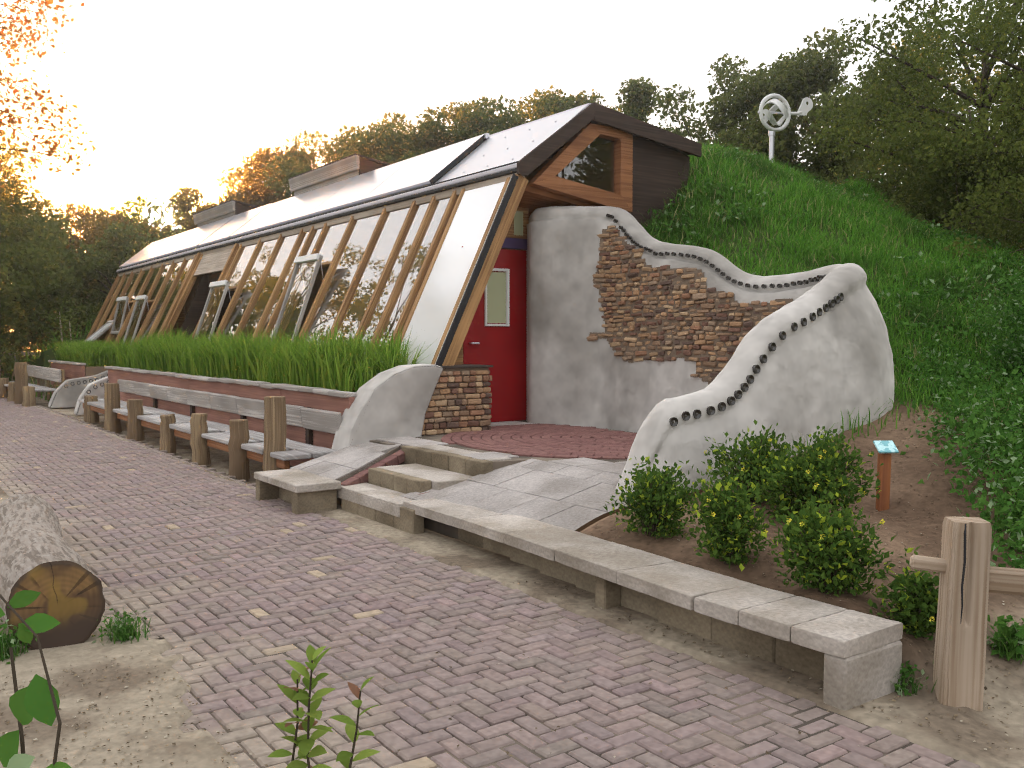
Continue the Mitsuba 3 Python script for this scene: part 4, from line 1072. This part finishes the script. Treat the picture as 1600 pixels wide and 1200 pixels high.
def scatter(n, x0, x1, y0, y1, seed, cond, sz, key, bsdf, label, cat, hgt=0.18, spread=0.12, per=26):
    r = rng(seed)
    x, y = r.uniform(x0, x1, n), r.uniform(y0, y1, n)
    u, v = x * UX[0] + y * UX[1], x * VX[0] + y * VX[1]
    z = ground_z(u, v)
    ok = cond(x, y, z, u, v, r)
    c = np.c_[x, y, z][ok]
    cc = np.repeat(c, per, 0) + r.normal(0, 1, (len(c) * per, 3)) * [spread, spread, 0]
    cc[:, 2] += 0.02 + hgt * r.random(len(cc)) ** 1.3 * np.repeat(r.uniform(0.5, 1.4, len(c)), per)
    MB().add(*leaves(cc, r.uniform(0.6, 1.3, len(cc)) * sz, r, flat=0.8)).put(key, bsdf)
    tag(key, label, cat, kind='stuff')


NOTIN = lambda x, y, z, u, v: ~shapely.contains_xy(COURT.buffer(0.22), u, v) & ~(((u > 4.6) & (v < 7.6) & (z < 0.2)) | ((u > 4.55) & (u < 9.3) & (v < 5.2)) | ((u > 8.7) & (v < 9.2)))
scatter(1500, 2.6, 7.5, 4.6, 9.6, 92, lambda x, y, z, u, v, r: (x > 2.95 + 0.28 * (y - 5.8)) & (z > 0.15) & NOTIN(x, y, z, u, v) & (r.random(len(x)) < np.clip(1.3 - 0.13 * (y - 4), 0.1, 1)) & (x / y < 0.66), 0.055, 'hillside_weeds', 'm_weed',
        'broad leaved weeds and nettles at the foot of the mound on the right', 'weeds', 0.26, 0.11, 34)
scatter(1100, 1.0, 7.0, 8.5, 16, 93, lambda x, y, z, u, v, r: (z > 1.2) & NOTIN(x, y, z, u, v) & (meshkit.noise(np.c_[x, y, x * 0], 5) > 0.5), 0.075, 'dock_leaves', 'm_weed',
        'patches of larger pale leaves among the grass of the mound', 'weeds', 0.14, 0.13, 16)
# fallen bits on the sand and soil
r = rng(94)
n = 17000
x, y = r.uniform(-4, 4.2, n), 2.6 + 5.5 * r.random(n) ** 1.4
u, v = x * UX[0] + y * UX[1], x * VX[0] + y * VX[1]
z = ground_z(u, v)
ok = ((v < 1.12) | ((v > 3.25) & (z > -0.02)) | (r.random(n) < 0.05)) & NOTIN(x, y, z, u, v) & (np.abs(x / y) < 0.8)
c = np.c_[x, y, np.maximum(z, 0) + 0.006][ok]
MB().add(*leaves(c, r.uniform(0.006, 0.022, len(c)), r, dirs=np.c_[r.normal(size=(len(c), 2)), np.zeros(len(c))] * 3, flat=2)).put('litter', 'm_litter')
tag('litter', 'small crumbs of leaf, gravel and twig strewn on the sand and soil', 'litter', kind='stuff')


# ------------------------------------------------------------------ shrubs
def shrub(x, y, h, rad, seed, label, nl=900, flowers=10):
    nl = int(nl * 2.3); flowers = flowers // 2
    r = rng(seed)
    z0 = float(gz([x], [y])[0])
    k = name_of('flowering_shrub')
    tag(k, label, 'shrub')
    st, cs_ = MB(), []
    for q in range(26):
        a = r.uniform(0, 2 * np.pi); l = r.uniform(0.2, 1.1)
        tip = np.array([x + rad * l * math.cos(a), y + rad * l * math.sin(a), z0 + h * r.uniform(0.55, 1.05) * math.sqrt(1 - 0.55 * l * l)])
        mid = np.array([x, y, z0]) * 0.5 + tip * 0.5 + [0, 0, 0.08 * h]
        tube(st, [[x + 0.02 * math.cos(a), y + 0.02 * math.sin(a), z0 - 0.02], mid, tip], [0.007, 0.005, 0.003], 5)
        for t in np.linspace(0.12, 1.06, 8): cs_.append((1 - t) * mid + t * tip + [0, 0, -0.25 * h * (t < 0.5) * l])
    st.put(k + '__stems', 'm_bark')
    cs_ = np.array(cs_)
    c = cs_[r.integers(0, len(cs_), nl)] + r.normal(0, 0.05, (nl, 3)) * [1, 1, 0.9]
    c[:, 2] = np.maximum(c[:, 2], z0 + 0.03)
    MB().add(*leaves(c, r.uniform(0.024, 0.052, nl), r, dirs=(c - [x, y, z0]) * 2, flat=0.7)).put(k + '__foliage', 'm_shrub')
    top = c[np.argsort(-(c[:, 2] - z0) / h - np.hypot(c[:, 0] - x, c[:, 1] - y) / rad + r.normal(0, 0.3, nl))[:flowers]]
    for q in top:
        x_ = MB()
        for p_ in range(5):
            a = p_ * 2 * np.pi / 5; o = np.array([math.cos(a), -0.4, math.sin(a)]) * 0.008
            x_.add(*leaves((q + o + [0, -0.02, 0.02])[None], 0.015, r, dirs=o[None] * 100, width=0.4))
        x_.put(k + '__flower', 'm_petal')


shrub(0.86, 5.60, 0.44, 0.22, 401, 'dark leafy shrub at the front tip of the plaster courtyard wall', 1100, 3)
shrub(1.18, 4.95, 0.46, 0.19, 402, 'yellow flowered shrub, second from the tip of the plaster wall, nearer the concrete bench', 1100, 14)
shrub(1.52, 4.40, 0.40, 0.21, 403, 'yellow flowered shrub in the middle of the soil bed, below the sign', 1200, 14)
shrub(1.86, 5.65, 0.50, 0.30, 404, 'widest bushy shrub, just left of the small blue sign', 2000, 16)
shrub(1.62, 6.15, 0.46, 0.26, 405, 'shrub growing against the outer face of the plaster courtyard wall', 1200, 6)
shrub(1.85, 4.12, 0.25, 0.11, 406, 'small shrub at the end of the concrete bench beside the fence post', 700, 8)


def tuft(x, y, n, h, seed, label, key='weed_tuft', leaf_=0.03):
    r = rng(seed)
    z0 = max(0.0, float(gz([x], [y])[0]))
    m = MB()
    c = np.c_[x + r.normal(0, 0.05, n), y + r.normal(0, 0.05, n), z0 + h * r.random(n) ** 1.2]
    m.add(*leaves(c, r.uniform(0.6, 1.2, n) * leaf_, r, flat=0.8))
    b = np.c_[x + r.normal(0, 0.04, n), y + r.normal(0, 0.04, n), np.full(n, z0 - 0.01)]
    m.add(*blades(b, h * r.uniform(0.5, 1.1, n), 0.006, r, 0.5, 0.6))
    k = m.put(key, 'm_weed'); tag(k, label, 'weed')


tuft(-1.93, 4.52, 150, 0.13, 411, 'weed tuft on the paving side of the felled log')
tuft(-2.37, 4.25, 180, 0.16, 412, 'weed tuft in the sand at the left foot of the felled log')
tuft(1.68, 3.88, 160, 0.11, 413, 'mossy weed tuft between the concrete bench end and the fence post')
tuft(2.25, 4.1, 110, 0.16, 414, 'leafy weed right of the fence post at the right edge', leaf_=0.06)


# ------------------------------------------------------------------ sprigs close to the camera
def big_leaf(mb, base, d, up, L, Wd, r):
    d = d / np.linalg.norm(d); w = np.cross(d, up); w /= np.linalg.norm(w); n_ = np.cross(w, d)
    pr = [(0, 0), (0.18, 0.55), (0.42, 0.95), (0.62, 0.9), (0.82, 0.55), (1, 0.0)]
    v, f = [], []
    for t, q in pr:
        c = base + d * L * t - n_ * L * 0.25 * t * t
        v += [c - w * Wd / 2 * q + n_ * Wd * 0.12 * q, c, c + w * Wd / 2 * q + n_ * Wd * 0.12 * q]
    for k in range(5):
        a = 3 * k
        f += [[a, a + 1, a + 4, a + 3], [a + 1, a + 2, a + 5, a + 4]]
    mb.add(v, f, r.random(2) * [1, 0.98])
    return mb


def sprig(x, y, top, seed, label, nl, L, sway=(0.0, 0.0), dens=1.0, red=0):
    r = rng(seed)
    k = name_of('leafy_sapling')
    tag(k, label, 'plant')
    t = np.linspace(0, 1, 7)
    p = np.c_[x + sway[0] * (t - 1) + 0.012 * np.sin(t * 7 + seed), y + sway[1] * (t - 1), top * t]
    tube(MB(), p, np.linspace(0.006, 0.0025, 7), 6).put(k + '__stem', 'm_bark')
    for q in range(nl):
        tt = 1 - (q / nl) * 0.62
        b = np.array([np.interp(tt, t, p[:, m_]) for m_ in range(3)])
        a = q * 2.4 + r.normal(0, 0.3)
        d = np.array([math.cos(a), math.sin(a), 0.5 + 0.7 * (tt > 0.9) + r.normal(0, 0.2)])
        l = L * r.uniform(0.7, 1.1) * (0.75 if tt > 0.95 else 1)
        big_leaf(MB(), b, d, ZX + r.normal(0, 0.3, 3), l, l * 0.52, r).put(k + '__leaf', 'm_sapling', True)


sprig(-0.497, 2.22, 0.715, 421, 'tallest leafy sapling in the bottom foreground, left of the other two', 34, 0.075, (-0.02, 0.0))
sprig(-0.40, 2.32, 0.60, 422, 'right hand sapling in the bottom foreground, with few leaves', 16, 0.075, (0.03, 0.0))
sprig(-0.535, 2.24, 0.66, 423, 'short sapling in the bottom foreground, leaning left beside the tallest one', 26, 0.07, (0.05, 0.0))
k = 'bramble'
tag(k, 'bramble shoot with large green leaves hanging in at the lower left corner', 'plant')
r = rng(431)
for pts in ([[-1.08, 2.1, 0.0], [-1.08, 2.1, 0.42], [-1.06, 2.12, 0.60], [-1.15, 2.2, 0.78], [-1.30, 2.3, 0.86]], [[-1.2, 2.25, 0.0], [-1.22, 2.25, 0.5], [-1.27, 2.3, 0.72]]):
    tube(MB(), pts, [0.006, 0.005, 0.004, 0.003, 0.003][:len(pts)], 6).put(k + '__stem', 'm_bark')
for b, d, l in [((-1.14, 2.17, 0.70), (0.3, -0.2, -0.9), 0.13), ((-1.17, 2.2, 0.66), (-0.4, 0.1, -0.9), 0.13), ((-1.22, 2.25, 0.79), (0.9, 0.2, 0.1), 0.09), ((-1.26, 2.27, 0.83), (0.5, 0.3, 0.3), 0.08), ((-1.27, 2.28, 0.81), (-0.8, 0.1, 0.0), 0.09), ((-1.21, 2.24, 0.80), (0.2, 0.1, -0.8), 0.06),
                ((-1.12, 2.12, 0.52), (-0.8, 0.0, -0.5), 0.11), ((-1.2, 2.2, 0.55), (-0.5, 0.0, -0.8), 0.12), ((-1.09, 2.1, 0.45), (-0.7, 0.2, -0.3), 0.09), ((-1.22, 2.22, 0.45), (0.4, 0.0, -0.7), 0.10), ((-1.09, 2.1, 0.50), (0.8, 0, -0.1), 0.07), ((-1.18, 2.2, 0.42), (-0.3, 0, -0.8), 0.1)]:
    big_leaf(MB(), np.array(b), np.array(d, float), np.array([0.1, -0.8, 0.6]), l, l * 0.62, r).put(k + '__leaf', 'm_weed', True)


# ------------------------------------------------------------------ trees
def tree(key, label, x, y, top, rad, low, nl, sz, bsdf, seed, group=None, z0=None, narrow=0.0, clumps=46, cl=0.27, trunk=0.13, cat='tree'):
    r = rng(seed)
    z0 = float(gz([x], [y])[0]) if z0 is None else z0
    k = name_of(key)
    tag(k, label, cat, group)
    hgt = top - low
    q = r.normal(size=(clumps, 3)); q /= np.linalg.norm(q, axis=1, keepdims=True)
    q *= (r.uniform(0.15, 1.0, clumps) ** 0.45)[:, None]
    zc = low + hgt * (0.5 + 0.47 * q[:, 2])
    wid = rad * (1 - narrow * (zc - low) / hgt)
    c = np.c_[x + q[:, 0] * wid, y + q[:, 1] * wid, zc]
    tp = np.array([x + r.normal(0, 0.1 * rad), y + r.normal(0, 0.1 * rad), low + hgt * 0.75])
    tr = MB(); b = np.array([x, y, z0 - 0.2])
    tube(tr, [b, b * 0.6 + tp * 0.4 + r.normal(0, 0.08, 3), tp], [trunk, trunk * 0.7, trunk * 0.2], 7)
    for m in range(0, clumps, 3):
        t = np.clip((c[m, 2] - low) / hgt - 0.25, 0.1, 0.75)
        s = b * (1 - (0.4 + 0.6 * t)) + tp * (0.4 + 0.6 * t)
        tube(tr, [s, (s + c[m]) / 2 + r.normal(0, 0.06 * rad, 3) + [0, 0, 0.05 * rad], c[m]], [trunk * 0.3, trunk * 0.18, trunk * 0.06], 5)
    tr.put(k + '__trunk', 'm_bark')
    cr = cl * rad * r.uniform(0.6, 1.3, clumps)
    w = cr ** 2 / (cr ** 2).sum()
    pick = r.choice(clumps, nl, p=w)
    d = r.normal(size=(nl, 3)); d /= np.linalg.norm(d, axis=1, keepdims=True)
    lc = c[pick] + d * (cr[pick] * r.uniform(0.2, 1.25, nl) ** 0.6)[:, None] * [1, 1, 0.75]
    lc = lc[lc[:, 2] > z0]
    MB().add(*leaves(lc, r.uniform(0.6, 1.3, len(lc)) * sz, r, flat=0.3)).put(k + '__crown', bsdf)


ORD = ['leftmost', 'second from the left', 'third from the left', 'fourth from the left', 'fifth from the left', 'sixth from the left', 'seventh from the left', 'eighth from the left', 'ninth from the left', 'tenth from the left', 'eleventh from the left', 'rightmost']
W_L = 'trees of the dark wood at the left'
LEFT = [(-15.3, 25.5, 7.4, 2.6, 0.3, 9000, 0.17, 'm_leaf_olive', 'nearest tree of the dark wood, cut by the left edge'), (-18.2, 33.0, 7.9, 2.7, 0.2, 9000, 0.2, 'm_leaf_olive', 'dark tree of the left wood, left of where the sun glows'), (-18.4, 38, 7.9, 2.6, 0.2, 8000, 0.22, 'm_leaf_sunglow', None),
        (-18.3, 42, 8.3, 2.8, 0.2, 8000, 0.24, 'm_leaf_sunglow', None), (-17.3, 44, 8.1, 2.6, 0.2, 7000, 0.24, 'm_leaf_sunglow', None), (-17.6, 48, 8.0, 2.4, 0.2, 6000, 0.25, 'm_leaf_sunglow', None), (-15.6, 45.5, 9.2, 2.1, 0.2, 7000, 0.24, 'm_leaf_sunglow', None),
        (-12.9, 42, 9.0, 2.0, 0.3, 7000, 0.23, 'm_leaf_sunglow', None), (-12.1, 44, 9.8, 2.1, 0.5, 7000, 0.23, 'm_leaf_sunglow', None), (-16.5, 30.0, 6.0, 2.3, 0.1, 7000, 0.18, 'm_leaf_olive', None), (-13.6, 32.5, 5.6, 2.2, 0.1, 7000, 0.19, 'm_leaf_olive', None), (-14.6, 37, 6.7, 2.6, 0.1, 7000, 0.21, 'm_leaf_olive', None), (-11.2, 36, 6.2, 2.2, 0.1, 6000, 0.2, 'm_leaf_olive', None), (-18.9, 47, 8.2, 2.7, 0.2, 7000, 0.24, 'm_leaf_sunglow', None), (-14.2, 44, 8.8, 2.3, 0.2, 7000, 0.24, 'm_leaf_sunglow', None), (-20.5, 29.0, 7.5, 2.6, 0.1, 6000, 0.2, 'm_leaf_olive', None)]
_far = sorted([q for q in range(len(LEFT)) if LEFT[q][8] is None and LEFT[q][1] > 37.5], key=lambda q: LEFT[q][0] / LEFT[q][1])
_near = sorted([q for q in range(len(LEFT)) if LEFT[q][8] is None and LEFT[q][1] <= 37.5], key=lambda q: LEFT[q][0] / LEFT[q][1])
for n, (x, y, t, rr, lo, nl, sz, bs, lb) in enumerate(LEFT):
    if lb is None: lb = f'backlit far tree at the left, {ORD[_far.index(n)]} on the skyline' if n in _far else f'low dark tree before the left wood, {ORD[_near.index(n)]} of these'
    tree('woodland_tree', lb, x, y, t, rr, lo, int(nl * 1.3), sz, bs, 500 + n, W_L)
W_B = 'treetops behind the roof'
BACK = [(-9.6, 40, 9.9, 1.9, 3.5), (-7.3, 38, 10.0, 2.1, 4), (-6.0, 40.5, 10.1, 1.9, 4), (-3.95, 36, 10.4, 1.9, 4.5), (-2.4, 37, 10.9, 1.9, 4.5), (-0.74, 36, 10.8, 2.0, 5), (1.2, 37, 11.2, 2.0, 5), (2.9, 38, 11.4, 1.8, 5)]
for n, (x, y, t, rr, lo) in enumerate(BACK):
    tree('rear_tree', f'dense rounded treetop behind the roof, {ORD[n]} of the row', x, y, t, rr * 1.25, lo, 14000, 0.2, 'm_leaf_sunglow' if n < 1 else 'm_leaf_olive', 530 + n, W_B, clumps=70)
RIGHT = [(4.1, 30, 10.0, 1.75, 4.0, 9000, 0.17, 'm_leaf_olive', 'pointed slender tree rising just right of the gable top', 0.75), (5.3, 28, 8.2, 1.9, 3.0, 10000, 0.17, 'm_leaf_olive', 'low rounded tree between the pointed tree and the wind turbine', 0.0), (5.9, 26.5, 9.5, 2.2, 3.0, 12000, 0.16, 'm_leaf_olive', 'bushy tree directly behind the wind turbine on its left', 0.1),
         (7.2, 25.5, 9.6, 2.1, 3.0, 13000, 0.15, 'm_leaf_olive', 'tall bushy tree directly behind the wind turbine rotor', 0.2), (8.3, 24.5, 9.9, 2.2, 2.6, 14000, 0.15, 'm_leaf_olive', 'tallest bushy tree right of the wind turbine', 0.2), (9.7, 24, 9.4, 2.1, 2.2, 12000, 0.15, 'm_leaf_olive', 'tree right of the tallest tree on the mound, partly hidden by nearer leaves', 0.0), (11.3, 22.5, 9.4, 2.4, 1.8, 12000, 0.15, 'm_leaf_green', 'tree at the far right behind the overhanging branches', 0.0), (13.2, 21, 9.4, 2.4, 1.0, 8000, 0.16, 'm_leaf_olive', 'tree cut by the right edge, behind the overhanging branches', 0.0),
         (8.0, 16.2, 8.4, 2.5, 3.0, 19000, 0.10, 'm_leaf_green', 'large near tree leaning over the mound at the upper right', 0.0), (8.5, 12.9, 7.8, 2.6, 2.2, 21000, 0.085, 'm_leaf_green', 'nearest overhanging tree cut by the right edge of the picture', 0.0),
         (7.4, 17.5, 5.4, 1.7, 2.0, 9000, 0.10, 'm_leaf_olive', 'scrubby bush on the crest below the large overhanging tree', 0.0), (7.3, 14.8, 4.5, 1.4, 2.0, 8500, 0.08, 'm_leaf_olive', 'tangled scrub on the right slope of the mound, nearer than the crest bush', 0.0), (6.9, 12.0, 3.9, 1.25, 1.4, 8000, 0.068, 'm_leaf_green', 'tangled scrub at the right edge of the mound, level with the wall top', 0.0), (5.35, 8.9, 2.6, 0.85, 0.8, 8000, 0.055, 'm_weed', 'drooping bush at the right edge, right of the courtyard wall bend', 0.0)]
for n, (x, y, t, rr, lo, nl, sz, bs, lb, na) in enumerate(RIGHT):
    big = y < 17 and t > 7
    tree('mound_tree' if t > 6 else 'scrub_bush', lb, x, y, t, rr, lo, nl, sz, bs, 560 + n, narrow=na, clumps=60 if big else 46, cl=0.24 if big else 0.27, trunk=0.16 if big else 0.1 if t > 6 else 0.04, cat='tree' if t > 6 else 'bush')
W_P = 'trees across the path that the glass front mirrors'
for n, (u, v, t, rr) in enumerate([(24.5, -2.2, 13.5, 2.8), (29.5, -1.4, 15.0, 3.0), (34, -2.8, 15.5, 3.0), (38.5, -0.8, 16.0, 3.0), (43, -3, 16.5, 3.2), (35, 1.2, 12.5, 1.9), (20, -4.8, 14, 3.0), (48, 0, 16, 3.2)]):
    q = P([u, v, 0])
    tree('path_tree', f'tree across the path mirrored in the glass front, {ORD[n]} of its row', q[0], q[1], t, rr, 2.5, 5200, 0.16, 'm_leaf_green', 600 + n, W_P, clumps=60, cl=0.17)
W_G = 'trees behind the viewer that the gable window mirrors'
for n, (x, y, t, rr) in enumerate([(13, 9.3, 8.5, 2.6), (16.5, 6.5, 9.5, 3.0), (17, 11.0, 9.5, 3.0)]):
    tree('opposite_tree', f'tree outside the picture opposite the gable window, {ORD[n]} of three', x, y, t, rr, 1.0, 6500, 0.2, 'm_leaf_green', 620 + n, W_G, cl=0.22)
# near tree at the upper left: only its twigs with reddish leaves reach into view
k = 'autumn_tree'
tag(k, 'tree with sparse reddish leaves whose twigs hang in at the upper left', 'tree')
r = rng(641)
tr = MB()
tube(tr, [[-7.4, 8.6, -0.1], [-7.2, 8.5, 2.0], [-6.9, 8.4, 4.2], [-6.6, 8.3, 6.0]], [0.15, 0.12, 0.08, 0.03], 8)
CP = [(-4.257, 8.0, 4.225), (-4.037, 8.0, 4.279), (-3.873, 8.0, 4.306), (-4.208, 8.0, 4.011), (-4.042, 8.0, 4.064), (-4.325, 8.0, 3.688), (-4.108, 8.0, 3.607), (-4.002, 8.05, 3.471), (-4.065, 8.1, 3.173), (-3.815, 8.0, 3.282), (-4.307, 8.0, 3.363), (-3.85, 8.1, 3.08), (-4.5, 8.1, 4.1), (-4.6, 8, 3.7), (-4.7, 8.2, 4.5), (-4.2, 8.1, 4.6), (-4.6, 8.2, 3.0), (-5.2, 8.2, 4.8), (-5.4, 8.3, 4.0), (-5.6, 8.3, 5.4), (-6.3, 8, 5.8)]
lc = []
for m, c in enumerate(CP):
    c = np.array(c); s = np.array([-7.0, 8.45, min(5.8, c[2] + r.uniform(0.1, 1.5))])
    tube(tr, [s, s * 0.5 + c * 0.5 + [0, 0, 0.18], c, c + [0.1, 0, -0.06]], [0.022, 0.009, 0.003, 0.0015], 5)
    d = r.normal(0, 0.085, (60, 3)); lc.append(c + d)
    lc.append(c * 0.8 + (s * 0.5 + c * 0.5 + [0, 0, 0.18]) * 0.2 + r.normal(0, 0.09, (22, 3)))
tr.put(k + '__trunk', 'm_bark')
lc = np.vstack(lc)
MB().add(*leaves(lc, r.uniform(0.03, 0.06, len(lc)), r)).put(k + '__leaves', 'm_leaf_autumn')

# ------------------------------------------------------------------ meadow, saplings and rail at the far left
r = rng(651)
n = 26000
x, y = r.uniform(-26, -6, n), r.uniform(21, 40, n)
u, v = x * UX[0] + y * UX[1], x * VX[0] + y * VX[1]
ok = ((v > 3.9) | (v < 0.9) | (u > 33.5)) & ~((u < 29.8) & (v > 4)) & (x / y > -0.7) & (r.random(n) < 0.95)
z = ground_z(u, v)
MB().add(*blades(np.c_[x, y, z][ok], r.uniform(0.25, 0.75, ok.sum()), 0.035, r, 0.4, 0.6)).put('meadow_grass', 'm_grass', True)
tag('meadow_grass', 'rough meadow grass beyond the far end of the planter', 'grass', kind='stuff')
for n, (x, y, h) in enumerate([(-12.2, 25.5, 2.0), (-13.2, 27, 2.3), (-14.5, 26, 1.7), (-11.2, 27.5, 2.0)]):
    r = rng(660 + n); kk = name_of('young_tree'); tag(kk, f'thin young tree in the rough meadow at the far left, {["third", "second", "first", "fourth"][n]} from the left', 'tree', 'thin young trees in the far left meadow')
    tube(MB(), [[x, y, 0], [x + 0.05, y, h * 0.5], [x - 0.02, y, h]], [0.035, 0.028, 0.012], 6).put(kk + '__trunk', 'm_timber_pale')
    c = np.array([x, y, h * 0.85]) + r.normal(0, 1, (260, 3)) * [0.25, 0.25, 0.35]
    MB().add(*leaves(c, 0.09, r)).put(kk + '__crown', 'm_leaf_green')
kk = 'meadow_rail'
tag(kk, 'low wooden rail fence in front of the dark wood at the far left', 'fence')
for a in range(5): tube(MB(), [[-20 + 2.2 * a, 29.0, 0], [-20 + 2.2 * a, 29.0, 1.15]], 0.06, 7).put(kk + '__post', 'm_timber_grey')
x = MB(); beam(x, [-20, 28.93, 1.05], [-11.2, 28.93, 1.05], 0.05, 0.12); x.put(kk + '__rail', 'm_timber_grey')


# ------------------------------------------------------------------ thin haze added for the warm glow near the sun
scene['glow_haze'] = {'type': 'homogeneous', 'albedo': {'type': 'rgb', 'value': [0.97, 0.96, 0.94]}, 'sigma_t': 0.0018, 'phase': {'type': 'hg', 'g': 0.9}}
scene['haze'] = {'type': 'cube', 'to_world': T4().translate([0, 0, 8.5]).scale([216, 216, 10.5]), 'bsdf': {'type': 'null'}, 'interior': {'type': 'ref', 'id': 'glow_haze'}}
scene['camera']['medium'] = {'type': 'ref', 'id': 'glow_haze'}
tag('haze', 'thin haze added for the warm glow around the sun', 'haze', kind='stuff')
